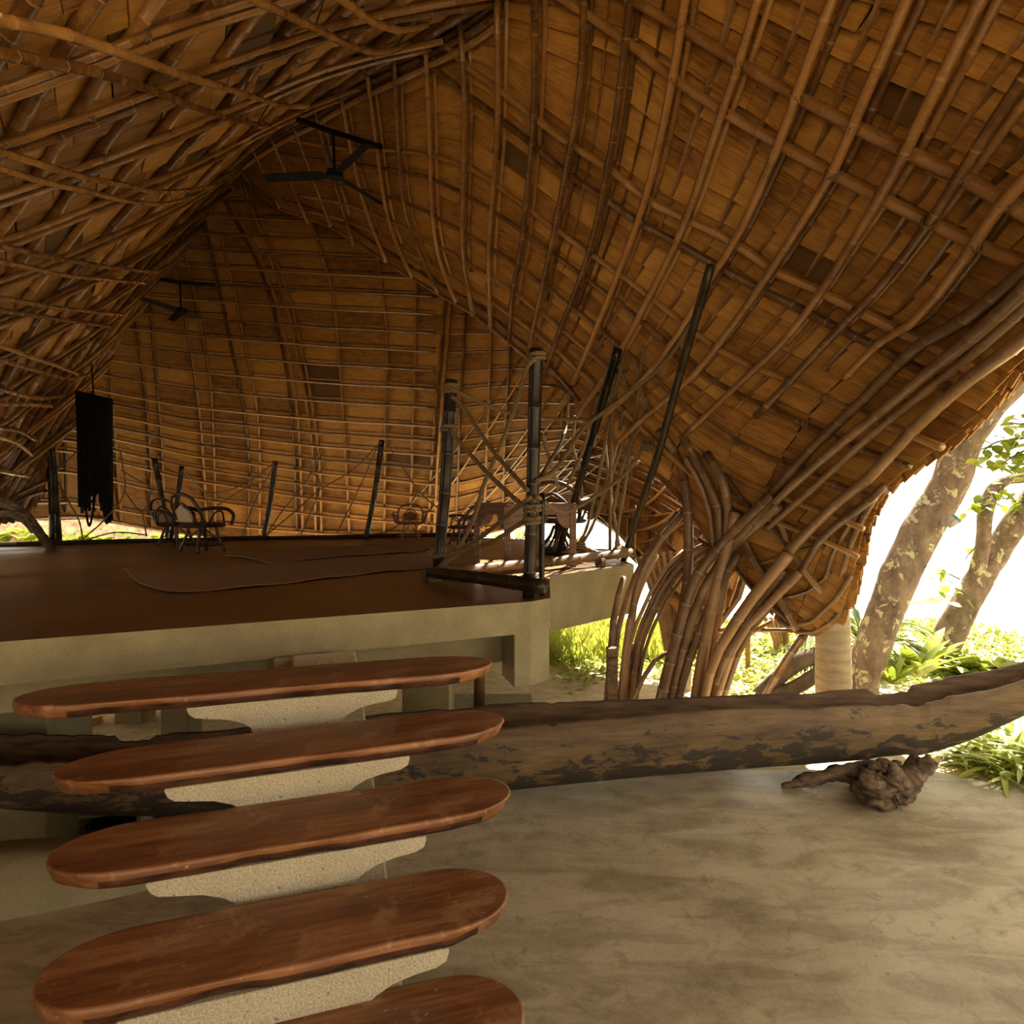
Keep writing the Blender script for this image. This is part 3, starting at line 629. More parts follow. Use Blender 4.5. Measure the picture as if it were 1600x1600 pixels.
for i, v in enumerate(VL):
    m_ = inside(v, poly_b)
    if m_.sum() < 4: continue
    q = v[m_]
    if 4 <= i <= 22: bamboo('bamboo_rib', back.lift(q, .08), .034, M['bamboo'], ceil_b, sides=6)
    if i in (13, 14, 18): bamboo('bamboo_rib', back.lift(q+[9, 0], .09), .034, M['bamboo'], ceil_b, sides=6)
    if i > 22: bamboo('bamboo_rib', back.lift(q, .04), .018, M['bamboo'], ceil_b, sides=6)
# slanting golden struts fanned across the low right of the far shell
for a, b in [((640, 790), (815, 555)), ((650, 830), (825, 572)), ((690, 840), (880, 590)), ((770, 800), (930, 640)), ((800, 820), (960, 660)), ((820, 790), (940, 660)), ((850, 780), (975, 690)), ((700, 835), (830, 690)), ((740, 800), (905, 600)), ((900, 780), (1000, 720)), ((860, 720), (990, 690)), ((905, 795), (1060, 800)), ((985, 830), (1062, 795)), ((1000, 850), (1100, 790)), ((1010, 870), (1110, 840)), ((1020, 900), (1100, 835)), ((975, 800), (1040, 760))]:
    q = np.array([np.array(a)+(np.array(b)-a)*t+[0, 10*math.sin(math.pi*t)] for t in np.linspace(0, 1, 8)]); bamboo('slanting_strut', back.lift(q, .09), .018, M['bamboo_gold'], ceil_b, sides=6)
low = np.array([(-60, 812), (0, 812), (140, 809), (270, 831), (400, 845), (500, 846), (700, 841), (800, 824), (905, 796), (960, 826), (1000, 880), (1030, 950)], float)
for o in (.03, .09): bamboo('edge_culm', spline(back.lift(low, o), 5), .03, M['bamboo'], ceil_b)
for key, par in (('r', ceil_r), ('l', ceil_l)): tag(lash[key].build('lashing', M['rope'], par, True), kind='stuff')

# ---------------- unseen strips added between the shells to stop light leaks
def fold(a, b, par, up=0):
    n = len(a); V = np.vstack([a, b, b+[0, 0, .05], a+[0, 0, .05]]); f = [(k*n+i, k*n+i+1, ((k+1) % 4)*n+i+1, ((k+1) % 4)*n+i) for k in range(4) for i in range(n-1)]+[(0, n, 2*n, 3*n), (n-1, 4*n-1, 3*n-1, 2*n-1)]
    mesh_obj('light_seal', V, f, M['thatch'], par)
qa = spline(np.array([(345, 285), (300, 338), (265, 398), (220, 458), (180, 518), (140, 568), (110, 608), (86, 688), (58, 768), (38, 810)], float), 4); sft = np.array([-14, 0])
eye = np.array([0, 0, CZ])
fold(eye+(left.base(qa+sft)-eye)*.985, eye+(back.base(qa+sft)-eye)*1.04, ceil_b)
fold(eye+(left.base(qa+sft*2)-eye)*1.0, eye+(back.base(qa+sft*2)-eye)*1.05, ceil_b)
v, f = hexa(np.array([P(318, 262, 12.9), P(352, 236, 12.4), P(392, 262, 13.2), P(345, 330, 14.0)]), np.array([P(318, 262, 13.2), P(352, 236, 12.7), P(392, 262, 13.5), P(345, 330, 14.2)])); mesh_obj('light_seal_cap', v, f, M['thatch'], ceil_b)
qa = spline(np.array([(345, 284), (390, 278), (437, 318), (517, 346), (603, 400), (684, 450), (740, 482), (796, 527), (850, 572), (900, 632)], float), 4); sft = np.array([3, -6])
fold(eye+(right.base(qa+sft)-eye)*.998, eye+(back.base(qa+sft)-eye)*1.03, ceil_b)
qr = spline(np.array(RIDGE, float), 4); mid_ = (right.base(qr)+left.base(qr))/2+[0, 0, .22]
fold(right.lift(qr+[22, 12], -.06, False), mid_, ceil_r); fold(left.lift(qr+[-26, -14], -.06, False), mid_, ceil_l)
# ---------------- rest of the roof, unseen behind the viewer, added to cut sky light
arch = spline(np.array([(-5.7, 0, .05), (-5.6, 0, 2.2), (-4.3, 0, 4.6), (-2.0, 0, 6.3), (.2, 0, 7.1), (1.8, 0, 5.9), (2.6, 0, 4.4), (3.0, 0, 3.1)], float), 5)
ysec = np.linspace(4.6, -4.2, 10); V = []; n = len(arch)
for o in (0, .1):
    for y in ysec:
        k = 1-.0075*(y-3.4)**2
        for a in arch: V.append((a[0]*(1+o*.02), y, a[2]*k+o))
V = np.array(V); m_ = len(ysec); f = []
for s_ in (0, 1):
    for i in range(m_-1):
        for j in range(n-1):
            q = [s_*m_*n+i*n+j, s_*m_*n+i*n+j+1, s_*m_*n+(i+1)*n+j+1, s_*m_*n+(i+1)*n+j]; f.append(q if s_ else q[::-1])
ceil_f = tag(mesh_obj('ceiling_front', V, f, M['thatch']), 'unseen bamboo vault over the stair foot, added to cut sky light', None, None, 'structure')
for i in range(m_): bamboo('bamboo_rib', V[i*n:(i+1)*n]*[.985, 1, .985], .035, M['bamboo'], ceil_f)

for i in range(m_-1):                                          # its shingles, two per bay across, one course per arch step
    for j in range(n-1):
        for h in (0, 1):
            y0 = ysec[i]+(ysec[i+1]-ysec[i])*h*.5; y1 = ysec[i]+(ysec[i+1]-ysec[i])*(h*.5+.49)
            k0 = 1-.0075*(y0-3.4)**2; k1 = 1-.0075*(y1-3.4)**2; a, b = arch[j], arch[j+1]; c = np.array([(a[0], y0, a[2]*k0), (a[0], y1, a[2]*k1), (b[0], y1, b[2]*k1), (b[0], y0, b[2]*k0)]); nv_ = np.cross(c[1]-c[0], c[3]-c[0]); nv_ /= np.linalg.norm(nv_)
            nv_ *= np.sign(np.dot(nv_, np.array([-.8, y0, 2.5])-c[0])) or 1; inn = c+nv_*(np.array([.03, .03, .055, .055])[:, None]+random.uniform(-.008, .008)); w0 = np.linalg.norm(c[1]-c[0]); l0 = np.linalg.norm(c[3]-c[0]); u = np.array([(0, 0), (w0, 0), (w0, l0), (0, l0)])+random.uniform(0, 30)
            if j*2*(m_-1) < 10**9: (fr_ := globals().setdefault('front_mb', MB())).add(np.vstack([inn, inn-nv_*.014]), BOXF, np.vstack([u, u]))
tag(front_mb.build('shingle_field', M['shingle'], ceil_f), kind='stuff')
# ------------------------------------------------------------------ ground, sea, floor
def sstep(a, b, x): t = np.clip((x-a)/(b-a), 0, 1); return t*t*(3-2*t)
def gz(x, y):
    x = np.asarray(x, float); y = np.asarray(y, float)
    z = -.06-.62*sstep(-.4, -1.6, x)*sstep(1.5, 3.2, y)*(1-sstep(10.5, 13.5, y))
    z = z+.9*sstep(-3, -7, x)*sstep(14, 18, y)                       # bank rising behind the far left
    z = z-1.0*sstep(9.5, 16, y)*sstep(.3, 2.5, x)+.012*np.sin(x*3.1+y)*np.sin(y*2.3)
    return z
xs = np.r_[np.arange(-26, -6, 1.0), np.arange(-6, 8, .35), np.arange(8, 30, 1.5)]; ys = np.r_[np.arange(-16, 0, 1.5), np.arange(0, 12, .35), np.arange(12, 24, 1.0)]
gxx, gyy = np.meshgrid(xs, ys); zz = gz(gxx, gyy); inf = (gxx > -4) & (gxx < 5.2) & (gyy < 4.4) & (gyy > -3.6); zz = np.where(inf, np.minimum(zz, -.2), zz)
nx = len(xs); f = [(j*nx+i, j*nx+i+1, (j+1)*nx+i+1, (j+1)*nx+i) for j in range(len(ys)-1) for i in range(nx-1)]
tag(mesh_obj('ground_sand', np.stack([gxx, gyy, zz], 2).reshape(-1, 3), f, M['sand'], smooth=True), 'sunlit pale sand around the pavilion', None, None, 'structure')
tag(mesh_obj('sea', [(1.5, 11, -.55), (300, 11, -.55), (300, 900, -.55), (-200, 900, -.55), (-200, 40, -.55)], [(0, 1, 2, 3, 4)], M['sea']), 'bright hazy sea beyond the beach', None, None, 'structure')
fp = [(-3.6, -3.4), (5.0, -3.4), (5.0, 3.35), (3.55, 4.44), (3.13, 4.74), (2.2, 4.77), (.9, 4.74), (-.4, 4.5), (-1.3, 3.95), (-1.75, 3.42), (-2.44, 3.08), (-3.6, 2.75)]
v, f = prism(fp, -.25, 0.0); fl = bevel(mesh_obj('floor', v, f, M['floor']), .02); tag(fl, 'worn polished concrete floor with pale patches', None, None, 'structure')
# low curved upstand on the left rim of the floor
cl = np.array([(-3.5, 2.72), (-3.0, 2.88), (-2.44, 3.05), (-2.05, 3.20), (-1.78, 3.33), (-1.62, 3.42)]); hh = np.array([.27, .26, .245, .17, .07, .01]); c2 = spline(np.c_[cl, hh], 6)
mb = MB(); n = len(c2); tt = np.gradient(c2[:, :2], axis=0); nn = np.stack([-tt[:, 1], tt[:, 0]], 1); nn /= np.linalg.norm(nn, axis=1)[:, None]
a = c2[:, :2]; b = a+nn*.30; V = np.vstack([np.c_[a, np.full(n, -.1)], np.c_[a+nn*.03, c2[:, 2]], np.c_[b, c2[:, 2]+.0], np.c_[b, np.full(n, -.7)]])
f = [(k*n+i, k*n+i+1, (k+1)*n+i+1, (k+1)*n+i) for k in range(3) for i in range(n-1)]+[(0, n, 2*n, 3*n)]
tag(mesh_obj('trim_1', V, f, M['slab'], smooth=True), 'low curved concrete upstand at the rim of the floor', None, None, 'structure')

# ------------------------------------------------------------------ raised deck
PT = 1.26
deck = [(-9.5, .6), (-2.7, 3.38), (.14, 4.67), (.29, 4.83), (.36, 6.16), (1.37, 7.2), (1.25, 9.0), (1.1, 11.0), (-1.46, 12.2), (-3.5, 11.67), (-7.9, 9.87), (-9.5, 7.5)]
v, f = prism(deck, PT-.23, PT); me = mesh_obj('floor_deck', v, f, [M['slab'], M['deck']]); me.data.polygons[1].material_index = 1
tag(me, 'raised concrete deck with a brown floor', None, None, 'structure')
def slabpart(name, poly, z0, z1, mat, lab=None):
    v, f = prism(poly, z0, z1); o = bevel(mesh_obj(name, v, f, M[mat]), .012); 
    o.parent = me; return o
slabpart('edge_beam', [(.365, 6.17), (1.365, 7.19), (1.25, 7.36), (.25, 6.35)], PT-.545, PT-.22, 'slab')
slabpart('corner_block', [(.015, 4.625), (.14, 4.675), (.285, 4.84), (.16, 5.05), (-.08, 4.95)], PT-.62, PT-.22, 'slab')
slabpart('downstand_beam', [(-9.0, 1.35), (.0, 5.0), (-.15, 5.3), (-9.0, 1.8)], PT-.52, PT-.22, 'slab')
dirf = np.array([2.84, 1.29])/math.hypot(2.84, 1.29); nrm = np.array([dirf[1], -dirf[0]])
c0 = np.array([(472-HX)/F*3.98, 3.98]); hw = .17
slabpart('stair_bracket', [tuple(c0-dirf*hw+nrm*.02), tuple(c0+dirf*hw+nrm*.02), tuple(c0+dirf*hw-nrm*.6), tuple(c0-dirf*hw-nrm*.6)], PT-.42, PT-.22, 'slab')
def column(name, px0, px1, d, dep, z0, z1, mat, lab):
    x0, x1 = (px0-HX)/F*d, (px1-HX)/F*d; v, f = box(x0, x1, d, d+dep, z0, z1); o = bevel(mesh_obj(name, v, f, M[mat]), .015); return tag(o, lab, None, None, 'structure')
column('wall_left', -220, 74, 4.55, .5, -.75, PT-.2, 'slab', 'thick concrete pier under the deck behind the canoe stern')
column('wall_pier', 628, 703, 5.7, .45, -.1, PT-.2, 'slab', 'pale square concrete pier under the deck')
column('wall_pier_far', 178, 222, 7.6, .3, -.75, PT-.2, 'slab', 'slim concrete pier far under the deck')
column('wall_pier_mid', 250, 295, 6.6, .3, -.75, PT-.2, 'slab', 'dark concrete pier under the middle of the deck')
column('wall_back', 330, 560, 8.2, .2, -.7, PT-.2, 'slab', 'shaded concrete wall deep under the deck')
v, f = box(-.9, .2, 5.5, 6.6, -.2, -.01); tag(mesh_obj('floor_pad', v, f, M['slab']), 'concrete pad under the piers', None, None, 'structure')
p0 = P(749, 1103, 6.2); tag(pole('wooden_prop', [(p0[0], 6.2, -.05), (p0[0], 6.2, PT-.23)], .055, M['bamboo_pale'], sides=12), 'slim round prop standing on the pad beside the pale pier', 'post')
# what is stored under the deck
sh = thing('storage_shelf', 'dark storage shelf with grey rails below the canoe stern', 'shelf', (0, 0, 0))
for z in (-.30, -.02): 
    x0, x1, d = -3.55, -2.8, 4.95; v, f = box(x0, x1, d, d+.35, z-.25, z-.22); mesh_obj('shelf_board', v, f, M['rattan'], sh)
v, f = box(-3.55, -2.8, 5.28, 5.32, -.72, -.12); mesh_obj('back_panel', v, f, M['black'], sh)
mesh_obj('rail', *tube([(-3.55, 4.88, -.46), (-2.85, 4.88, -.36)], .014, 6)[:2], M['grey'], sh); mesh_obj('rail', *tube([(-3.55, 4.88, -.60), (-2.85, 4.88, -.52)], .014, 6)[:2], M['grey'], sh)
for x in (-3.53, -2.86): v, f = box(x-.015, x+.015, 4.9, 5.28, -.72, -.15); mesh_obj('upright', v, f, M['grey'], sh)
for k, (px, py) in enumerate([(96, 1122), (137, 1125), (180, 1122)]):
    d = 7.3+.3*k; q = P(px, py, d); s = thing('stool', ['low branch-legged stool with a honey seat nearest the thick pier', 'low branch-legged stool between two others under the deck', 'low branch-legged stool nearest the slim far pier'][k], 'stool', (q[0], d, -.68), 'stools under the deck')
    h = q[2]+.68; th = np.linspace(0, 2*math.pi, 15)[:-1]
    v, f = prism([(.16*math.cos(a), .11*math.sin(a)) for a in th], h-.1, h+.04); bevel(mesh_obj('seat', v, f, M['seatwood'], s), .02)
    for a in (.6, 2.4, 3.9, 5.5): pole('leg', [(.10*math.cos(a), .08*math.sin(a), h-.08), (.15*math.cos(a), .11*math.sin(a), h*.4), (.13*math.cos(a), .12*math.sin(a), 0)], .018, M['drift'], s, 6)
o = mesh_obj('red_post', *box(-1.0, -.955, 6.1, 6.15, -.06, PT-.23), M['red']); tag(o, 'thin dull red post standing under the deck', 'post')

# ------------------------------------------------------------------ staircase: live-edge boards on winged concrete brackets
stair = thing('staircase', 'floating stair of red hardwood boards on winged concrete brackets', 'staircase', (-.6, 1.6, 0)); SO = np.array([-.6, 1.6, 0])
TR = [((22, 1090), (768, 1032)), ((83, 1205), (786, 1119)), ((73, 1338), (796, 1229)), ((54, 1530), (791, 1383)), ((60, 1745), (816, 1566))]
def half_width(s, L, w, seed, front):
    e = abs(2*s/L); p = 1-max(0, (e-.62)/.38)**2.3; r = w*math.sqrt(max(p, 0))
    a = .012*math.sin(s*3.1+seed*2.1)+.007*math.sin(s*8.7+seed)
    return r*(1+(a*2.2 if front else a))
for k, (l, r) in enumerate(TR):
    z = PT-.18*(k+1); a = PZ(*l, z); b = PZ(*r, z); c = (a+b)/2; L = np.linalg.norm(b-a); ang = math.atan2(b[1]-a[1], b[0]-a[0])
    xs_ = np.r_[-np.cos(np.linspace(0, 1, 22)*math.pi/2)*.5-.0, np.sin(np.linspace(0, 1, 22)[1:]*math.pi/2)*.5]
    xs_ = np.sort(np.unique(np.r_[-.5+.5*(1-np.cos(np.linspace(0, math.pi, 46)))]))*L
    w = .190 if k else .200
    up = [(x, half_width(x, L, w, k, False)) for x in xs_]; lo = [(x, -half_width(x, L, w, k+5, True)) for x in xs_[::-1][1:-1]]
    ol = np.array(up[::-1]+lo[::-1]); n = len(ol)                           # counter-clockwise outline
    prof = [(0, .010), (-.002, .003), (-.008, 0), (-.030, .000), (-.060, .010), (-.070, .030)]
    V = []; cen = ol.mean(0)
    nr_ = np.roll(ol, -1, 0)-np.roll(ol, 1, 0); nr_ = np.stack([nr_[:, 1], -nr_[:, 0]], 1); nr_ /= np.linalg.norm(nr_, axis=1)[:, None]+1e-9
    for j, (dz, ins) in enumerate(prof):
        e = ins+(0.018*np.clip(np.sin(ol[:, 0]*7+k)+.4*np.sin(ol[:, 0]*23), 0, 1)*(ol[:, 1] < 0) if j >= 3 else 0)
        e = np.broadcast_to(e, (n,)); V.append(np.c_[ol-nr_*e[:, None]*np.sign((nr_*(ol-cen*0)).sum(1))[:, None], np.full(n, dz)])
    V = np.vstack(V); f = [(j*n+i, (j+1)*n+i, (j+1)*n+(i+1) % n, j*n+(i+1) % n) for j in range(len(prof)-1) for i in range(n)]
    nside = len(f); f += [tuple(range(n)), tuple(range((len(prof)-1)*n+n-1, (len(prof)-1)*n-1, -1))]
    o = mesh_obj('step_board', V, f, [M['tread'], M['tread_edge']], stair, loc=c-SO); o.rotation_euler = (0, 0, ang)
    mi = np.zeros(len(f), np.int32)
    for q, face in enumerate(f[:nside]):
        j = q//n; i = q % n
        if j >= 3 and abs(ol[i][0]) < L*.40: mi[q] = 1
    o.data.polygons.foreach_set('material_index', mi); o.data.polygons.foreach_set('use_smooth', [1]*nside+[0, 0])
    o['label'] = ['longest, darkest top board just under the deck', 'second board from the top with an orange rounded end', 'third board from the top, brown with a pale blunt end', 'widest looking board with worn red patches', 'lowest board, only its right end in view'][k]
    if k < 5:                                                               # winged bracket beneath
        bc = [(463, 3.16), (460, 2.77), (461, 2.44), (461, 2.09), (470, 1.80)][k]; x = (bc[0]-HX)/F*bc[1]
        e = np.array([math.cos(ang), math.sin(ang)]); nv = np.array([-e[1], e[0]])
        pr = [(-.50, 0), (.50, 0), (.505, -.012), (.495, -.045), (.46, -.060), (.38, -.068), (.31, -.082), (.255, -.108), (.225, -.13), (.21, -.20), (-.20, -.20), (-.215, -.13), (-.25, -.105), (-.32, -.080), (-.40, -.068), (-.465, -.058), (-.49, -.04), (-.505, -.010)][::-1]
        top = z-.066; m_ = len(pr); V = [(px_, y_, pz_) for y_ in (0, .27) for px_, pz_ in pr]
        f = [tuple(range(m_)), tuple(range(2*m_-1, m_-1, -1))]+[(i, i+m_, (i+1) % m_+m_, (i+1) % m_) for i in range(m_)]
        cc = c[:2]-nv*.175; t = np.dot(np.array([x, bc[1]])-cc, e); pos = cc+e*t
        o = bevel(mesh_obj('step_bracket', V, f, M['bracket'], stair, loc=(pos[0]-SO[0], pos[1]-SO[1], top-SO[2])), .012, 3); o.rotation_euler = (0, 0, ang)
# sloping stringer that carries the brackets
e = np.array([math.cos(.32), math.sin(.32)]); nv = np.array([-e[1], e[0]]); base_c = np.array([-.98, 3.42]); V = []
for dd, zt, zb in ((.62, 1.05, .80), (.05, .86, .52), (-2.3, -.0, -.02)):
    for sx in (-.19, .19):
        q = base_c+nv*dd+e*sx; V += [(q[0], q[1], zt), (q[0], q[1], zb)]
V = np.array(V)-SO; f = [(0, 2, 3, 1), (8, 9, 11, 10)]
for i in (0, 4): f += [(i, i+4, i+6, i+2), (i+1, i+3, i+7, i+5), (i, i+1, i+5, i+4), (i+2, i+6, i+7, i+3)]
bevel(mesh_obj('stringer', V, f, M['bracket'], stair), .01)

# ------------------------------------------------------------------ dugout canoe
ST = [(-330, 1120, 3.95, 1105, 4.05, 1135, 3.99), (-240, 1180, 3.80, 1135, 4.15, 1200, 3.95), (-120, 1200, 3.74, 1149, 4.24, 1238, 3.95), (0, 1197, 3.75, 1147, 4.27, 1256, 3.97), (150, 1190, 3.80, 1148, 4.32, 1272, 4.0), (270, 1184, 3.85, 1146, 4.36, 1274, 4.05), (500, 1166, 3.95, 1127, 4.5, 1258, 4.15),
      (760, 1143, 4.05, 1101, 4.62, 1236, 4.27), (900, 1130, 4.12, 1096, 4.68, 1224, 4.33), (1120, 1111, 4.22, 1088, 4.76, 1206, 4.43), (1370, 1103, 4.35, 1074, 4.84, 1184, 4.55), (1480, 1091, 4.36, 1058, 4.84, 1166, 4.56), (1600, 1064, 4.32, 1034, 4.78, 1116, 4.5), (1700, 1020, 4.30, 995, 4.66, 1060, 4.46), (1790, 965, 4.35, 955, 4.5, 985, 4.42)]
chip = 0; st = spline(np.array([s for s in ST], float), 12); K = 16; Vo = []; Vi = []; UV = []
for i, s in enumerate(st):
    a = P(s[0], s[1], s[2]); b = P(s[0]+ (0), s[3], s[4]); k_ = P(s[0], s[5], s[6]); x = s[0]
    if i % random.choice((2, 3, 3, 4)) == 0: chip = random.choice((0, 0, 0, -.008, .008, -.018, .012))
    ch = chip+.004*math.sin(x*.31)
    a[2] += ch*.7+(-.02 if 1420 < x < 1446 else 0); b[2] += .6*ch-(.045 if 1366 < x < 1422 else 0)-(.03 if 180 < x < 240 else 0)
    mid = (a+b)/2; hw_ = (b-a)/2; dz = mid[2]-k_[2]
    for j in range(K+1):
        th = math.pi*(j/K); cx = -math.cos(th); cx = math.copysign(abs(cx)**.75, cx); sy = math.sin(th)**.62
        p = mid+hw_*cx*(1.0+.05*math.sin(th)); p[2] = mid[2]+(b[2]-a[2])/2*cx-dz*sy; Vo.append(p)
        wall = .034; q = mid+hw_*cx*max(.05, 1-wall/np.linalg.norm(hw_)); q[2] = mid[2]+(b[2]-a[2])/2*cx-max(dz-.06, .004)*sy; Vi.append(q); UV.append((x/300, sy if j <= K/2 else 1.0))
Vo, Vi = np.array(Vo), np.array(Vi); n = len(st); m_ = K+1; T = n*m_; f = []
for i in range(n-1):
    for j in range(K): f.append((i*m_+j, (i+1)*m_+j, (i+1)*m_+j+1, i*m_+j+1))
no = len(f)
for i in range(n-1):
    for j in range(K): f.append((T+i*m_+j, T+i*m_+j+1, T+(i+1)*m_+j+1, T+(i+1)*m_+j))
ni = len(f)
for i in range(n-1):
    f.append((i*m_, T+i*m_, T+(i+1)*m_, (i+1)*m_)); f.append((i*m_+K, (i+1)*m_+K, T+(i+1)*m_+K, T+i*m_+K))
for i in (0, n-1):
    for j in range(K): f.append((i*m_+j, T+i*m_+j, T+i*m_+j+1, i*m_+j+1))
Vv = np.vstack([Vo, Vi]); org = np.array([0, 4.4, 0]); boat = mesh_obj('dugout_canoe', Vv-org, f, [M['boat'], M['boat_in']], None, np.vstack([UV, UV]), True, org)
mi = np.zeros(len(f), np.int32); mi[no:ni] = 1; boat.data.polygons.foreach_set('material_index', mi)
try:
    me_ = boat.data; sh_ = np.ones(len(f), bool); sh_[ni:] = False; me_.polygons.foreach_set('use_smooth', sh_)
except Exception: pass
tag(boat, 'long weathered dugout canoe with flaking black paint and a chipped rim', 'canoe')

# driftwood root that carries the bow
from mathutils import noise as mnoise
def blob(pts, rad, name, mat, parent=None, loc=(0, 0, 0), amp=.25, fr=9, sides=12, n=7, seed=1):
    p = spline(np.array(pts, float), n); r = np.interp(np.linspace(0, 1, len(p)), np.linspace(0, 1, len(rad)), rad); v, f, u = tube(p, r, sides)
    ctr = np.repeat(p, sides+1, axis=0); d = v-ctr
    nz = np.array([1+amp*2.2*(mnoise.fractal(Vector((q*fr*.55+seed*3.7).tolist()), .8, 2.1, 4)) for q in v])
    return mesh_obj(name, ctr+d*np.clip(nz, .25, 2)[:, None], f, mat, parent, u, True, loc)
root = thing('driftwood_stump', 'gnarled driftwood stump propping up the canoe bow', 'driftwood', (2.55, 4.3, 0)); RO = np.array([2.55, 4.3, 0])
R_ = lambda l, d: [P(x, y, dd)-RO for (x, y), dd in zip(l, d)]
blob(R_([(1388, 1266), (1372, 1240), (1378, 1222), (1386, 1203)], [4.16, 4.2, 4.26, 4.36]), [.05, .12, .12, .07], 'trunk', M['drift'], root, amp=.30, fr=22, sides=22, n=14)
blob(R_([(1384, 1240), (1414, 1222), (1440, 1202), (1458, 1186)], [4.2, 4.22, 4.22, 4.2]), [.10, .080, .060, .045], 'prong', M['drift'], root, amp=.22, seed=2, fr=24, sides=18, n=12)
blob(R_([(1372, 1232), (1356, 1222), (1352, 1205)], [4.1, 4.1, 4.14]), [.08, .05, .03], 'prong', M['drift'], root, amp=.25, seed=9, fr=26, sides=16, n=10)
blob(R_([(1392, 1225), (1398, 1208), (1394, 1196)], [4.08, 4.1, 4.16]), [.06, .045, .03], 'prong', M['drift'], root, amp=.25, seed=11, fr=26, sides=16, n=10)
blob(R_([(1408, 1238), (1420, 1246), (1424, 1252)], [4.2, 4.2, 4.2]), [.06, .05, .02], 'prong', M['drift'], root, amp=.2, seed=6)
blob(R_([(1222, 1229), (1262, 1218), (1300, 1210), (1340, 1206), (1375, 1210)], [4.46, 4.44, 4.44, 4.42, 4.36]), [.022, .04, .05, .06, .08], 'prong', M['drift'], root, amp=.2, seed=3, fr=18, sides=16, n=10)
blob(R_([(1325, 1216), (1345, 1211), (1380, 1209)], [4.5, 4.5, 4.5]), [.04, .06, .06], 'prong', M['drift'], root, amp=.2, seed=5)
blob(R_([(1402, 1215), (1402, 1190)], [4.42, 4.42]), [.028, .028], 'prong', M['drift'], root, amp=.1, seed=4)
blob(R_([(1418, 1218), (1428, 1194), (1438, 1184)], [4.3, 4.28, 4.27]), [.06, .05, .03], 'prong', M['drift'], root, amp=.15, seed=7)
# plain block that carries the stern, out of sight behind the steps
o = mesh_obj('canoe_block', *box(-1.6, -1.25, 3.9, 4.2, 0, .035), M['drift']); tag(o, 'low wooden block beneath the canoe behind the steps', 'block')

hx = np.linspace(-22, -4.2, 26); hy = np.linspace(14.6, 22, 10); gx_, gy_ = np.meshgrid(hx, hy); hz = -.2+2.7*sstep(14.6, 18.5, gy_)*sstep(-4.2, -5.6, gx_)+.12*np.sin(gx_*2.3)*np.sin(gy_*1.9); n = len(hx)
tag(mesh_obj('terrain_bank', np.stack([gx_, gy_, hz], 2).reshape(-1, 3), [(j*n+i, j*n+i+1, (j+1)*n+i+1, (j+1)*n+i) for j in range(len(hy)-1) for i in range(n-1)], M['earth'], smooth=True), 'sunny bank of leaf litter beyond the left end of the deck', None, None, 'structure')
# ------------------------------------------------------------------ rope railings of black bamboo
def culm2(name, pts, r, par, mat='bamboo_black', **k): return bamboo(name, np.array(pts), r, M[mat], par, **k)
def rope(par, pts, r=.017, sag=0.0, name='rope', n=8):
    p = spline(np.array(pts, float), n); p, s = resample(p, .05)
    ph = s*40; t = np.gradient(p, axis=0); t /= np.linalg.norm(t, axis=1)[:, None]+1e-9
    v, f, u = tube(p, r*(1+.10*np.sin(ph)), 7); u[:, 1] *= 1; return mesh_obj(name, v, f, M['rope'], par, u, True)
def coil(par, c, r, n=3, axis=(0, 0, 1), tr=.016, name='knot'):
    ax = np.array(axis, float); ax /= np.linalg.norm(ax); a = np.cross(ax, [.3, 1, .2]); a /= np.linalg.norm(a); b = np.cross(ax, a); th = np.linspace(0, 2*math.pi*n, 16*n)
    p = np.array(c)+np.cos(th)[:, None]*a*r+np.sin(th)[:, None]*b*r+np.linspace(-.5, .5, len(th))[:, None]*ax*n*tr*1.9
    v, f, u = tube(p, tr, 6); return mesh_obj(name, v, f, M['rope'], par, u, True)
rail = thing('rope_railing', 'near rope railing of black bamboo posts at the deck corner', 'railing', (0, 0, 0))
def along(px0, d0, px1, d1, t): return np.array(px0)+(np.array(px1)-np.array(px0))*t, d0+(d1-d0)*t
A0, A1 = PZ(684, 903, PT), P(706, 593, 5.95); B0, B1 = PZ(826, 934, PT), P(839, 545, 4.80); C0, C1 = PZ(974, 876, PT), P(1110, 415, 4.7); D0, D1 = PZ(869, 876, PT), P(966, 545, 6.1)
culm2('post', [A0, (A0+A1)/2+[.01, 0, 0], A1], .056, rail, sides=10); culm2('post', [B0, (B0+B1)/2, B1], .049, rail, sides=12); culm2('post', [C0, (C0+C1)/2+[.03, 0, 0], C1], .038, rail, sides=10); culm2('post', [D0, (D0+D1)/2, D1], .042, rail, sides=8)
culm2('post', [PZ(846, 930, PT), P(848, 770, 4.9)], .022, rail, sides=8)
culm2('post', [P(992, 872, 7.18), P(993, 790, 7.15)], .012, rail, 'bamboo_pale')
culm2('floor_rail', [P(664, 906, 5.8)+[0, 0, .05], P(812, 887, 6.45)+[0, 0, .03], P(985, 868, 7.22)+[0, 0, .03]], .052, rail, 'bamboo_pale', sides=10)
culm2('floor_rail', [P(672, 899, 5.75)+[0, 0, .02], P(760, 908, 5.1)+[0, 0, .02], P(850, 922, 4.62)+[0, 0, .03]], .052, rail, sides=10)
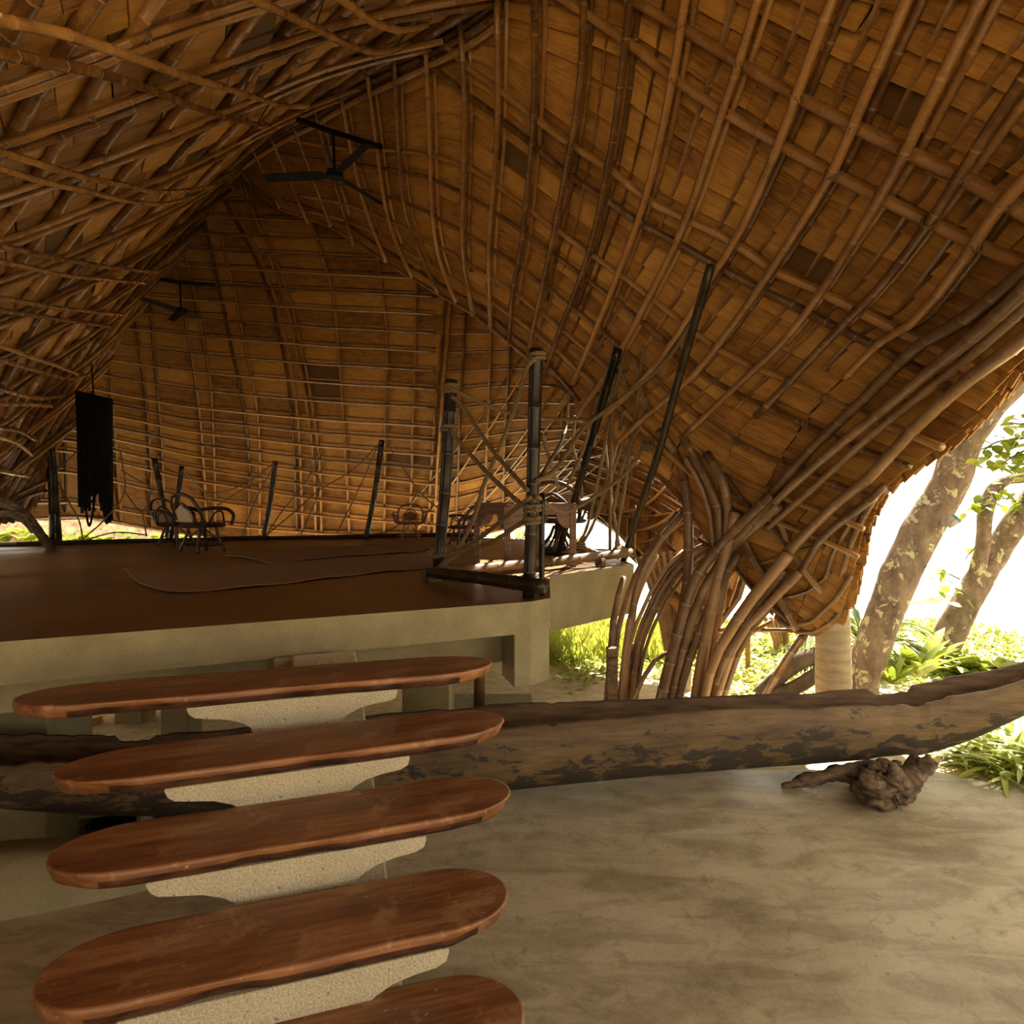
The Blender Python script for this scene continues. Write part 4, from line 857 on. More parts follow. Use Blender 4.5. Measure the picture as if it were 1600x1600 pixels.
for pts in [[(704, 607, 5.85), (741, 624, 6.0), (780, 641, 6.2), (831, 651, 6.5), (881, 655, 6.8), (925, 655, 7.2)], [(706, 620, 5.85), (721, 633, 5.8), (769, 703, 5.35), (824, 766, 4.74)], [(702, 672, 5.85), (757, 734, 5.4), (814, 787, 4.85), (840, 795, 4.72)], [(838, 560, 4.74), (825, 572, 4.78), (808, 624, 4.95), (786, 686, 5.2), (757, 754, 5.4), (741, 807, 5.6), (718, 852, 5.75), (684, 889, 5.8)],
            [(842, 808, 4.72), (814, 818, 4.85), (769, 847, 5.2), (735, 858, 5.5), (676, 871, 5.85)], [(830, 776, 4.75), (808, 793, 4.9), (757, 835, 5.4), (718, 863, 5.7), (680, 893, 5.8)], [(838, 752, 4.74), (870, 731, 5.2), (912, 669, 5.8), (966, 627, 6.1), (1040, 565, 5.9), (1100, 470, 5.5)], [(1008, 692, 6.5), (980, 737, 6.5), (929, 776, 6.4), (881, 800, 6.0), (838, 776, 4.74)],
            [(961, 540, 6.55), (957, 652, 6.9), (954, 760, 7.1), (953, 862, 7.25)], [(1006, 540, 6.1), (994, 638, 6.5), (980, 737, 6.8), (966, 821, 7.0), (962, 864, 7.2)], [(976, 548, 6.4), (960, 624, 6.8), (937, 737, 7.1), (918, 821, 7.3), (904, 850, 7.4)], [(985, 660, 6.7), (949, 759, 7.2), (926, 821, 7.3), (908, 852, 7.4)], [(899, 650, 7.3), (895, 697, 7.5), (906, 737, 7.7), (910, 792, 7.9)], [(890, 610, 7.2), (881, 680, 7.2), (845, 745, 5.0)],
            [(848, 680, 5.0), (858, 715, 6.0), (872, 762, 7.6)], [(925, 655, 7.1), (940, 640, 7.0), (966, 600, 6.7)], [(989, 560, 6.2), (1000, 610, 6.4), (1010, 640, 6.4), (975, 720, 6.8), (958, 800, 7.1)], [(930, 600, 6.9), (915, 690, 7.2), (886, 760, 7.4)], [(961, 560, 6.6), (985, 610, 6.6), (1012, 640, 6.4)], [(945, 690, 7.2), (955, 780, 7.2), (968, 858, 7.2)], [(975, 640, 6.8), (962, 700, 7.0), (950, 745, 7.2), (935, 800, 7.3)]]:
    rope(rail, [P(x, y, min(d, float(1/right.val([(x, y)])[0])-.12) if inside([(x, y)], poly_r)[0] else d) for x, y, d in pts], .019)
rope(rail, [P(886, 862, 7.35), P(905, 852, 7.4), P(930, 864, 7.3), P(958, 866, 7.25), P(978, 868, 7.15)], .035); rope(rail, [P(900, 880, 7.05), P(925, 872, 7.1), P(938, 880, 6.98)], .028)
for c, r, ax, n in [(P(839, 556, 4.8), .056, B1-B0, 2), (P(705, 606, 5.94), .062, A1-A0, 3), (P(700, 668, 5.94), .062, A1-A0, 2), (P(1012, 694, 6.45), .052, C1-C0, 3), (P(832, 793, 4.80), .058, B1-B0, 2), (P(831, 812, 4.8), .058, B1-B0, 2), (P(676, 902, 5.8), .075, (1, .6, 0), 4), (P(968, 862, 7.2), .06, (1, .7, .3), 4), (P(906, 852, 7.38), .05, (.3, .2, 1), 3), (P(938, 879, 6.98), .06, (1, .7, 0), 2)]: coil(rail, c, r, n, ax)
far = thing('rope_railing', 'far rope railing of thin black posts along the back edge of the deck', 'railing', (0, 0, 0))
for b, t, r in [((572, 839), (597, 688), .048), ((411, 842), (431, 720), .045), ((263, 845), (241, 716), .045), ((266, 846), (284, 728), .042), ((92, 850), (73, 632), .050), ((82, 851), (74, 655), .046)]:
    d = min((CZ-PT)*F/(b[1]-HY), 11.4); a = P(*b, d); a[2] = PT; c = P(*t, d+.02); culm2('post', [a, (a+c)/2+[.02, 0, 0], c], r, far, sides=8)
culm2('floor_rail', [P(-20, 852, 9.7), P(130, 848, 10.2), P(300, 844, 10.9), P(420, 841, 11.3)], .045, far); culm2('floor_rail', [P(410, 842, 11.3), P(560, 838, 11.5), P(690, 836, 11.8), P(760, 836, 11.8)], .042, far)
for pts in [[(596, 690), (550, 735), (500, 765), (460, 800), (416, 836)], [(592, 692), (560, 765), (527, 832)], [(602, 690), (653, 765), (680, 790), (715, 815)], [(653, 768), (640, 790)], [(640, 805), (610, 828), (576, 836)], [(430, 722), (400, 745), (360, 765), (322, 768), (285, 735)], [(322, 768), (325, 800), (330, 838)], [(428, 726), (398, 785), (378, 838)], [(415, 838), (440, 800), (480, 750), (500, 700)],
            [(76, 745), (100, 725), (122, 704)], [(87, 745), (108, 785), (124, 815), (130, 847)], [(130, 842), (165, 810), (195, 768), (188, 705)], [(195, 768), (222, 800), (240, 762)], [(222, 800), (229, 838)], [(190, 735), (215, 750), (244, 764)], [(0, 745), (40, 745), (76, 732)], [(70, 740), (68, 775), (50, 785), (25, 788)], [(340, 790), (370, 770), (408, 752)], [(130, 845), (180, 832), (230, 836)], [(470, 835), (500, 760), (480, 735), (436, 722)]]:
    rope(far, [P(x, y, 11.2 if x > 300 else 10.3) for x, y in pts], .012)

# ------------------------------------------------------------------ hanging bundle, fans, driftwood
bun = thing('cord_bundle', 'long black bundle of cords hanging over the deck edge', 'cord bundle', (0, 0, 0)); D_ = 10.4
top0, top1 = P(120, 612, D_), P(172, 626, D_); random.seed(11)
NB = 22
for i in range(NB):
    for lay in (0, 1):
        t = (i+.5*lay)/NB; a = top0+(top1-top0)*t+[0, .05*lay, 0]; e = random.uniform(765, 775) if .25 < t < .62 else random.uniform(780, 808)
        if t > .8: e = random.uniform(785, 818)
        b = P(122+52*t+random.uniform(-1, 5), e, D_); b[1] += .05*lay; p = spline(np.array([a, a*.6+b*.4+[random.uniform(-.01, .01), 0, 0], b]), 4); v, f, u = tube(p, .024, 6); mesh_obj('cord', v, f, M['black'], bun, u, True)
for x0, x1, y0, y1 in [(133, 146, 765, 822), (134, 150, 760, 785), (160, 174, 770, 818)]: rope_ = pole('loop', [P(x0, y0, D_), P(x0+1, (y0+y1)/2, D_), P((x0+x1)/2, y1, D_), P(x1, (y0+y1)/2, D_), P(x1+1, y0, D_)], .017, M['black'], bun, 6)
pole('rod', [top0+[-.03, .02, 0], top1+[.03, .02, 0]], .03, M['black'], bun, 8); pole('cord', [(top0+top1)/2, P(143, 566, 11.0)], .012, M['black'], bun, 6)

def fan(label, hub, L, angs, rod_top, beam, bw=.075):
    r = thing('ceiling_fan', label, 'fan', tuple(hub), 'ceiling fans'); h = np.array(hub)
    th = np.linspace(0, 2*math.pi, 17)[:-1]
    v, f = prism([(.11*math.cos(a), .11*math.sin(a)) for a in th], -.05, .05); bevel(mesh_obj('motor', v, f, M['metal'], r), .02)
    pole('rod', [(0, 0, .04), tuple(np.array(rod_top)-h)], .018, M['metal'], r, 8)
    for a in angs:
        e = np.array([math.cos(a), math.sin(a), 0]); n = np.array([-e[1], e[0], 0]); q = []
        for s, wd in ((.08, .35), (.2, .8), (.3, 1.0), (1.0, .85)):
            c = e*L*s; q += [c+n*bw*wd+[0, 0, .022*wd], c-n*bw*wd-[0, 0, .022*wd]]
        V = np.vstack([np.array(q), np.array(q)-[0, 0, .008]]); f = []
        for i in range(3): f += [(2*i, 2*i+1, 2*i+3, 2*i+2), (8+2*i, 8+2*i+2, 8+2*i+3, 8+2*i+1), (2*i, 2*i+2, 2*i+10, 2*i+8), (2*i+1, 2*i+9, 2*i+11, 2*i+3)]
        f += [(0, 8, 9, 1), (6, 7, 15, 14)]; mesh_obj('blade', V, f, M['metal'], r)
    pole('support_beam', [tuple(np.array(q)-h) for q in beam], .035, M['metal'], r, 8); return r
fan('black three-blade fan nearest the ridge opening', P(523, 273, 8.6), .98, [math.radians(a) for a in (175, -51, 62)], P(520, 206, 8.55), [P(466, 187, 9.2), P(520, 206, 8.6), P(596, 230, 8.3)])
fan('small dark fan deep under the back of the roof', P(283, 486, 12.3), .85, [math.radians(a) for a in (10, 130, 250)], P(281, 441, 12.3), [P(238, 434, 12.2), P(281, 441, 12.3), P(336, 446, 12.6)], .06)
dr = thing('driftwood_branch', 'bent grey driftwood branch at the left end of the deck', 'driftwood', (0, 0, 0))
blob([P(-30, 782, 8.6), P(8, 786, 8.6), P(34, 800, 8.7), P(60, 830, 8.9), P(80, 858, 9.2)], [.07, .075, .065, .06, .06], 'branch', M['drift'], dr, amp=.08)
blob([P(-20, 806, 8.6), P(10, 802, 8.6), P(34, 810, 8.7), P(52, 830, 8.9)], [.05, .05, .05, .04], 'branch', M['drift'], dr, amp=.08, seed=4)
wp = thing('wooden_cabinet', 'brown wooden post at the left edge of the deck', 'post', tuple(P(-18, 905, 5.9))); V, f = box(-.30, -.06, 0, .2, -(P(-18, 905, 5.9)[2]-PT), .66); bevel(mesh_obj('body', V, f, M['table'], wp), .01); V, f = box(-.32, -.05, -.02, .22, .66, .70); bevel(mesh_obj('cap', V, f, M['table'], wp), .008); wp.name = 'wooden_post'

# ------------------------------------------------------------------ furniture on the deck
def rattan_chair(label, loc, rz, s=1.0, mat='rattan', swivel=False):
    r = thing('rattan_chair', label, 'chair', loc, 'rattan chairs on the deck', rz); m_ = M[mat]; A = lambda l: [tuple(np.array(q)*s) for q in l]
    th = np.linspace(0, 2*math.pi, 21)[:-1]
    v, f = prism([(.25*s*math.cos(a), .24*s*math.sin(a)) for a in th], .33*s, .39*s); bevel(mesh_obj('seat', v, f, m_, r), .02)
    pole('seat_ring', [(.27*s*math.cos(a), .26*s*math.sin(a), .35*s) for a in np.linspace(0, 2*math.pi, 13)], .020*s, m_, r, 8)
    pole('back_frame', A([(-.25, .12, .36), (-.27, .22, .55), (-.20, .29, .70), (0, .32, .76), (.20, .29, .70), (.27, .22, .55), (.25, .12, .36)]), .022*s, m_, r, 8)
    pole('back_hoop', A([(-.15, .20, .37), (-.16, .25, .52), (0, .29, .64), (.16, .25, .52), (.15, .20, .37)]), .014*s, m_, r, 6)
    v = np.array(A([(-.14, .22, .40), (.14, .22, .40), (.14, .27, .54), (.0, .295, .62), (-.14, .27, .54)])); mesh_obj('back_panel', np.vstack([v, v+[0, .012, 0]]), [(0, 1, 2, 3, 4), (9, 8, 7, 6, 5)]+[(i, i+5, (i+1) % 5+5, (i+1) % 5) for i in range(5)], M['webbing'] if mat == 'rattan' and not swivel else m_, r)
    for k in (-1, 1):
        pole('arm', A([(k*.27, .22, .56), (k*.34, .06, .58), (k*.35, -.12, .56), (k*.33, -.22, .48), (k*.29, -.22, .36)]), .023*s, m_, r, 8)
        pole('arm_hoop', A([(k*.27, .10, .37), (k*.32, .04, .52), (k*.32, -.06, .53), (k*.28, -.12, .37)]), .013*s, m_, r, 6)
    if not swivel:
        for a in (.8, 2.35, 3.95, 5.5):
            c, d = math.cos(a), math.sin(a); pole('leg', A([(.16*c, .16*d, .34), (.20*c, .20*d, .18), (.27*c, .27*d, 0.012)]), .020*s, m_, r, 8); pole('brace', A([(.04*c, .04*d, .30), (.12*c, .12*d, .22), (.21*c, .21*d, .12)]), .011*s, m_, r, 6)
        pole('base_ring', [(.23*s*math.cos(a), .23*s*math.sin(a), .10*s) for a in np.linspace(0, 2*math.pi, 13)], .012*s, m_, r, 6)
    else:
        pole('column', A([(0, 0, .35), (0, 0, .05)]), .05*s, m_, r, 10); pole('base_ring', [(.27*s*math.cos(a), .27*s*math.sin(a), .03*s) for a in np.linspace(0, 2*math.pi, 13)], .026*s, m_, r, 8)
        for a in np.linspace(0, 2*math.pi, 9)[:-1]: pole('leg', A([(.06*math.cos(a), .06*math.sin(a), .30), (.12*math.cos(a), .12*math.sin(a), .17), (.26*math.cos(a), .26*math.sin(a), .03)]), .013*s, m_, r, 6)
    return r
q = PZ(316, 863, PT); rattan_chair('dark rattan armchair with a pale back standing alone in front of the far posts', (q[0], q[1], PT), math.radians(150), 1.05)
q = PZ(286, 852, PT); rattan_chair('dark rattan armchair half hidden behind another one near the far posts', (q[0], q[1]-.2, PT), math.radians(75), .95)
q = P(641, 838, 11.2); rattan_chair('small reddish rattan chair at the far edge of the deck', (q[0], 11.2, PT), math.radians(8), .82, 'rattan_red')
q = P(722, 850, 10.0); rattan_chair('dark low rattan chair seen past the table legs', (q[0], 10.0, PT), math.radians(-60), .8)
q = P(874, 870, 8.05); rattan_chair('round dark rattan swivel chair behind the wooden table', (q[0], 8.05, PT+.045), math.radians(160), 1.18, 'rattan', True)
o = mesh_obj('turned_base', *prism([(.42*math.cos(a), .36*math.sin(a)) for a in np.linspace(0, 2*math.pi, 25)[:-1]], 0, .045), M['rattan_red'], loc=(q[0], 8.05, PT)); bevel(o, .015); tag(o, 'flat round wooden base under the swivel chair', 'base')
o = mesh_obj('round_board', *prism([(.40*math.cos(a), .30*math.sin(a)) for a in np.linspace(0, 2*math.pi, 25)[:-1]], 0, .04), M['drift'], loc=(1.05, 8.6, PT)); bevel(o, .012); tag(o, 'flat round board beside the rope knots at the deck edge', 'board')
T2_, T4_, T1_ = np.array([-.05, 6.7]), np.array([.66, 6.95]), np.array([-.40, 7.32]); T3_ = T1_+T4_-T2_
tb = thing('wooden_table', 'red-brown wooden table with arched corner braces behind the black posts', 'table', (0, 0, PT)); H_ = .66
ctr = (T1_+T2_+T3_+T4_)/4; ex = lambda p, k: ctr+(p-ctr)*k
v, f = prism([tuple(ex(p, 1.06)) for p in (T2_, T4_, T3_, T1_)], H_, H_+.035); bevel(mesh_obj('table_top', v, f, M['table'], tb), .008)
for p in (T1_, T2_, T3_, T4_): v, f = box(p[0]-.035, p[0]+.035, p[1]-.035, p[1]+.035, 0, H_); bevel(mesh_obj('leg', v, f, M['table'], tb), .006)
for a, b in ((T2_, T4_), (T4_, T3_), (T3_, T1_), (T1_, T2_)):
    e = (b-a)/np.linalg.norm(b-a); n = np.array([-e[1], e[0]])*.014; L = np.linalg.norm(b-a)-.06
    pr = [(0, 0), (L, 0), (L, -.24)]+[(L-.015-.15*math.sin(t), -.24+.15*(1-math.cos(t))) for t in np.linspace(.2, math.pi/2, 6)]+[(.015+.15*math.sin(t), -.24+.15*(1-math.cos(t))) for t in np.linspace(math.pi/2, .2, 6)]+[(0, -.24)]
    V = [(*(a+e*(.03+x)+n*s), H_+z) for s in (-1, 1) for x, z in pr]; m_ = len(pr); mesh_obj('apron', V, [tuple(range(m_)), tuple(range(2*m_-1, m_-1, -1))]+[(i, i+m_, (i+1) % m_+m_, (i+1) % m_) for i in range(m_)], M['table'], tb)
def mat_(label, poly, curl=None):
    w = np.array([PZ(x, y, PT+.012) for x, y in poly]); n = len(w); c = w.mean(0); b = spline(np.vstack([w, w[:1]]), 6)[:-1]
    g = MB(); m_ = len(b); rings = []
    for k in (1.0, .8, .55, .3):
        r = c+(b-c)*k; wave = .006*np.sin(b[:, 0]*9+b[:, 1]*4)
        r[:, 2] = PT+.014+(wave+.008)*(k**3)
        if curl is not None: dd = np.linalg.norm(r[:, :2]-PZ(*curl, PT)[:2], axis=1); r[:, 2] += .09*np.clip(1-dd/.55, 0, 1)**1.5
        rings.append(r)
    V = np.vstack(rings+[c[None]+[0, 0, .004]]); f = [(k*m_+i, (k+1)*m_+i, (k+1)*m_+(i+1) % m_, k*m_+(i+1) % m_) for k in range(3) for i in range(m_)]+[(3*m_+i, 4*m_, 3*m_+(i+1) % m_) for i in range(m_)]
    Vt = np.vstack([V, V-[0, 0, .009]]); q = len(V); ff = f+[tuple(i+q for i in reversed(t)) for t in f]+[(i, (i+1) % m_, (i+1) % m_+q, i+q) for i in range(m_)]
    tag(mesh_obj('woven_mat', Vt, ff, M['mat'], smooth=False), label, 'mat', 'mats on the deck')
mat_('large woven mat with a curled corner near the front of the deck', [(190, 901), (225, 914), (262, 925), (330, 922), (420, 914), (505, 904), (600, 893), (690, 884), (672, 870), (560, 874), (440, 880), (300, 891)], (200, 905))
mat_('woven mat lying behind the one with the curled corner', [(352, 868), (395, 874), (436, 880), (520, 870), (640, 862), (668, 854), (560, 854), (440, 858)])
mat_('narrow woven mat between the far chair and the table', [(560, 850), (650, 853), (700, 848), (640, 845)])

# ------------------------------------------------------------------ bundles of culms that carry the roof
def cluster(label, items, name='bamboo_bundle', mat='bamboo_pale'):
    r = thing(name, label, 'bundle', (0, 0, 0))
    for pts, rad in items: bamboo('culm', spline(np.array([P(*q) for q in pts]), 6), rad, M[mat], r, sides=8)
    return r
def sd(x, y, o=.1): return float(1/right.val([(x, y)])[0])-o
near = cluster('thick splayed bundle of culms rising to the right shell beyond the canoe', [
    ([(1030, 1104, 6.1), (1048, 1030, 6.08), (1084, 911, 6.0), (1136, 842, 5.9), (1206, 773, sd(1206, 773, .2))], .052), ([(1044, 1104, 6.15), (1062, 1030, 6.1), (1098, 925, 6.0), (1150, 850, 5.9), (1215, 790, sd(1215, 790, .2))], .048), ([(1056, 1104, 6.2), (1075, 1035, 6.1), (1112, 940, 6.0), (1155, 865, 5.85)], .045),
    ([(1086, 1104, 6.1), (1108, 970, 6.0), (1123, 900, 5.95), (1140, 842, 5.9), (1150, 800, sd(1150, 800, .2))], .055), ([(1100, 1104, 6.15), (1118, 980, 6.05), (1130, 915, 6.0), (1140, 850, 5.95)], .048),
    ([(1098, 1104, 6.0), (1119, 1025, 5.9), (1171, 940, 5.7), (1232, 865, sd(1232, 865, .25))], .050), ([(1110, 1104, 6.05), (1132, 1030, 5.9), (1182, 950, 5.75), (1225, 890, sd(1225, 890, .2))], .045), ([(1114, 1104, 6.0), (1150, 1003, 5.85), (1189, 957, 5.7), (1250, 894, sd(1250, 894, .2))], .040), ([(1126, 1104, 6.05), (1160, 1005, 5.85), (1200, 950, 5.7)], .032)])
arcs = cluster('arched bundle of thin culms springing from a short post at the deck end', [
    ([(975, 1110, 6.4), (984, 1000, 6.4), (994, 922, 6.4), (1007, 885, 6.4), (1033, 841, 6.4), (1066, 803, 6.45)], .036), ([(983, 1108, 6.4), (995, 1016, 6.4), (1018, 955, 6.4), (1044, 907, 6.4), (1075, 872, 6.4), (1112, 850, 6.3)], .030), ([(988, 1108, 6.42), (1000, 1020, 6.42), (1022, 960, 6.4), (1048, 914, 6.4), (1078, 879, 6.4), (1112, 857, 6.3)], .020), ([(978, 1108, 6.45), (990, 1015, 6.42), (1012, 953, 6.4), (1040, 900, 6.4), (1072, 866, 6.4), (1110, 845, 6.35)], .022), ([(992, 1108, 6.45), (1005, 1025, 6.4), (1027, 966, 6.4), (1053, 921, 6.4), (1082, 886, 6.4), (1111, 864, 6.3)], .018), ([(970, 1108, 6.35), (984, 1010, 6.38), (1006, 950, 6.4), (1034, 896, 6.4), (1068, 860, 6.4)], .020),
    ([(960, 1110, 6.5), (964, 1000, 6.5), (985, 920, 6.6), (1003, 880, 6.6), (1030, 836, 6.5), (1058, 800, 6.5)], .030), ([(948, 1110, 6.4), (953, 1030, 6.4), (960, 960, 6.5), (975, 900, 6.6)], .034), ([(968, 1110, 6.35), (982, 980, 6.4), (1000, 915, 6.45), (1025, 865, 6.45)], .034),
    ([(985, 1105, 6.2), (1000, 1070, 6.2), (1020, 1035, 6.2), (1048, 1018, 6.2)], .024),
    ([(1040, 1104, 6.3), (1060, 1000, 6.3), (1073, 915, 6.3), (1075, 850, 6.3), (1073, 780, 6.3), (1062, 719, 6.4), (1030, 672, sd(1030, 672, .2))], .050), ([(1125, 850, 6.0), (1124, 806, 6.0), (1114, 771, 6.0), (1092, 727, 6.1), (1066, 680, sd(1066, 680, .15))], .042), ([(1136, 845, 5.9), (1137, 790, 5.9), (1127, 745, 5.85), (1105, 710, sd(1105, 710, .12))], .042), ([(1116, 860, 6.05), (1108, 800, 6.1), (1095, 760, 6.1), (1070, 715, 6.2)], .026)])
v, f = box(-.05, .05, -.05, .05, 0, .62); q = P(956, 1100, 6.3); o = mesh_obj('post', v, f, M['drift'], arcs, loc=(q[0], 6.3, -.08)); bevel(o, .01)
foot = cluster('golden bundle of culms at the foot of the far shell on a pale block', [([(x0, 860+abs(x0-1050)*.2, 7.5), ((x0+1050)/2+4, 950, 7.35), (1050+(x0-1050)*.2, 1015, 7.2), (1062+(x0-1050)*.12, 1070, 7.1), (1064+(x0-1050)*.12, 1092, 7.05)], .03) for x0 in (1000, 1012, 1024, 1036, 1048, 1060, 1072, 1084, 1096)])
v, f = box(-.09, .09, -.09, .09, 0, .32); q = P(1062, 1092, 7.0); bevel(mesh_obj('block', v, f, M['slab'], foot, loc=(q[0], 6.95, -.1)), .01)
foot2 = cluster('second golden bundle of culms seen under the tip of the right shell', [([(x0, 965, 8.5), ((x0+1232)/2, 1010, 8.5), (1232+(x0-1232)*.5, 1055, 8.5), (1238+(x0-1232)*.4, 1092, 8.4)], .03) for x0 in (1196, 1204, 1212, 1220, 1228)])
misc = thing('bamboo_pole', 'single thin bamboo pole standing on the grass between the bundles', 'pole', tuple(P(1168, 1095, 7.6)*[1, 1, 0]+[0, 0, -.06])); bamboo('culm', [(0, 0, 0), (.0, 0, P(1168, 978, 7.6)[2]+.06)], .032, M['bamboo'], misc)
bar = thing('bamboo_rail', 'forked horizontal bamboo rail tied between the culm bundles', 'rail', (0, 0, 0))
for pts in ([(1078, 1002, 6.15), (1130, 984, 6.0), (1180, 970, 6.0)], [(1112, 993, 6.1), (1180, 985, 6.0), (1245, 986, 5.85)], [(1172, 990, 6.0), (1205, 970, 5.95)]): bamboo('culm', spline(np.array([P(*p) for p in pts]), 5), .02, M['bamboo'], bar)
st_ = thing('bamboo_strut', 'slanting culm from the ground to the tip of the right shell', 'strut', (0, 0, 0)); bamboo('culm', [P(1188, 1086, 6.25)-[0, 0, .08], P(1225, 1035, 6.1), P(1256, 992, 5.8)], .035, M['bamboo'], st_)

# ------------------------------------------------------------------ trees
def trunk(par, pts, rad, mat, name='trunk', amp=.05, fr=6, seed=1, sides=16): return blob([P(*q) for q in pts], rad, name, mat, par, amp=amp, fr=fr, seed=seed, sides=sides, n=12)
palm = thing('palm_tree', 'straight ringed palm trunk at the foot of the right shell', 'tree', (0, 0, 0)); trunk(palm, [(1303, 1112, 5.95), (1302, 1060, 5.95), (1301, 990, 5.95), (1298, 900, 5.98), (1296, 800, 6.0), (1290, 640, 6.0)], [.162, .157, .150, .147, .145, .14], M['palm'], amp=.012)
big = thing('leaning_tree', 'leaning lichen-spotted tree right beside the shell edge', 'tree', (0, 0, 0))
trunk(big, [(1338, 1118, 6.35), (1348, 1055, 6.35), (1378, 970, 6.3), (1405, 900, 6.3), (1440, 830, 6.3), (1484, 755, 6.3), (1505, 690, 6.3), (1545, 635, 6.25), (1590, 585, 6.2), (1660, 500, 6.1), (1760, 380, 6.0), (1740, 130, 6.3)], [.17, .165, .16, .17, .175, .165, .165, .145, .15, .14, .13, .11], M['bark'], amp=.035)
trunk(big, [(1500, 720, 6.3), (1494, 690, 6.32), (1486, 650, 6.4), (1470, 600, 6.6)], [.13, .11, .10, .08], M['bark'], 'branch', amp=.05)
sp = thing('spotlight', 'small green-glass spotlight clamped to the leaning tree', 'lamp', (0, 0, 0)); pole('arm', [P(1470, 818, 6.15), P(1478, 820, 6.05), P(1484, 816, 6.0)], .018, M['grey'], sp, 8); pole('housing', [P(1480, 822, 6.02), P(1494, 811, 5.98)], [.030, .05], M['grey'], sp, 12); pole('lens', [P(1494, 811, 5.98), P(1497, 808.5, 5.97)], .047, M['lens'], sp, 12)
sec = thing('leaning_tree', 'farther leaning tree with a thin forked branch standing over the shrubs', 'tree', (0, 0, 0))
trunk(sec, [(1455, 1062, 8.1), (1468, 1025, 8.1), (1500, 960, 8.1), (1530, 905, 8.1), (1565, 850, 8.1), (1610, 785, 8.0), (1740, 600, 8.2), (1900, 320, 8.9)], [.20, .18, .165, .155, .15, .145, .13, .12], M['bark'], amp=.04, seed=5)
trunk(sec, [(1508, 945, 8.05), (1524, 900, 8.05), (1536, 850, 8.0), (1540, 800, 8.0), (1552, 765, 8.0), (1575, 750, 8.0), (1610, 745, 7.9), (1660, 720, 7.8)], [.10, .09, .085, .085, .08, .06, .055, .04], M['bark'], 'branch', amp=.05, seed=7)
log = thing('fallen_branch', 'two dark curved branches lying at the foot of the palm', 'branch', (0, 0, 0))
trunk(log, [(1180, 1090, 6.7), (1215, 1060, 6.6), (1250, 1032, 6.5), (1290, 1020, 6.5)], [.07, .08, .085, .08], M['bark_dark'], 'branch', amp=.05); trunk(log, [(1205, 1085, 6.6), (1240, 1075, 6.5), (1275, 1055, 6.4), (1300, 1040, 6.4)], [.06, .07, .07, .07], M['bark_dark'], 'branch', amp=.05, seed=3)
isl = blob([P(1420, 942, 14.6)+[0, 0, -.05], P(1450, 938, 14.6), P(1478, 934, 14.6), P(1505, 939, 14.6), P(1530, 947, 14.6)], [.02, .07, .12, .09, .02], 'sea_rock', M['sea_rock'], None, amp=.3, fr=5); tag(isl, 'low rock in the bright sea, coloured pale as if in glare', 'rock')

# ------------------------------------------------------------------ leaves and plants
def leaf_mesh(name, L, W, bend=.25, n=5, fold=.15, mat='leaf', prof=None):
    V = []; U = []
    for i in range(n+1):
        t = i/n; w_ = W*(prof(t) if prof else math.sin(math.pi*min(1, max(.02, t))**.8)**.8); x = L*t; z = -bend*L*t*t
        V += [(x, -w_, z+fold*w_), (x, 0, z), (x, w_, z+fold*w_)]; U += [(t, 0), (t, .5), (t, 1)]
    f = []
    for i in range(n): a = 3*i; f += [(a, a+3, a+4, a+1), (a+1, a+4, a+5, a+2)]
    me = bpy.data.meshes.new(name); me.from_pydata(V, [], f); me.materials.append(M[mat]); me.polygons.foreach_set('use_smooth', [True]*len(f)); return me
strap = lambda t: (min(1, t*6+.35))*(1-t**4)**.7
LM = {'oval': leaf_mesh('leaf', .13, .042, .2, 4), 'oval_big': leaf_mesh('leaf', .20, .065, .2, 4), 'strap': leaf_mesh('leaf', .62, .030, .75, 7, .3, 'grass', strap), 'wide_strap': leaf_mesh('leaf', .62, .062, .35, 7, .3, 'leaf', strap), 'dark_strap': leaf_mesh('leaf', .55, .03, .6, 6, .3, 'leaf_dark', strap), 'dark_oval': leaf_mesh('leaf', .16, .05, .2, 4, .15, 'leaf_dark')}  # lily straps use the paler vine leaf: sunlight put into their colour
def leaf(par, kind, loc, yaw, pitch, roll=0, s=1.0):
    o = bpy.data.objects.new('leaf', LM[kind]); col.objects.link(o); o.parent = par; o.location = loc
    o.rotation_euler = (Matrix.Rotation(yaw, 3, 'Z') @ Matrix.Rotation(-pitch, 3, 'Y') @ Matrix.Rotation(roll, 3, 'X')).to_euler(); o.scale = (s, s, s); return o
random.seed(3)
def twig(par, pts, r, n, kind, s=1.0, spread=.06):
    p = spline(np.array([P(*q) for q in pts]), 6); v, f, u = tube(p, np.linspace(r, r*.4, len(p)), 6); mesh_obj('twig', v, f, M['bark_dark'], par, u, True)
    for i in range(n):
        t = random.uniform(.25, 1); q = p[int(t*(len(p)-1))]+np.random.normal(0, spread, 3); leaf(par, kind, q, random.uniform(0, 6.28), random.uniform(-.9, .5), random.uniform(-.6, .6), s*random.uniform(.7, 1.15))
for pts, n in [([(1700, 640, 5.8), (1620, 680, 5.8), (1560, 690, 5.8), (1536, 705, 5.8)], 34), ([(1700, 660, 5.7), (1610, 700, 5.7), (1580, 715, 5.7), (1560, 730, 5.7)], 28), ([(1640, 650, 5.9), (1600, 662, 5.9), (1575, 660, 5.9)], 22), ([(1680, 700, 5.8), (1610, 725, 5.8), (1592, 738, 5.8)], 16)]: twig(big, pts, .012, n, 'oval', 1.0, .07)
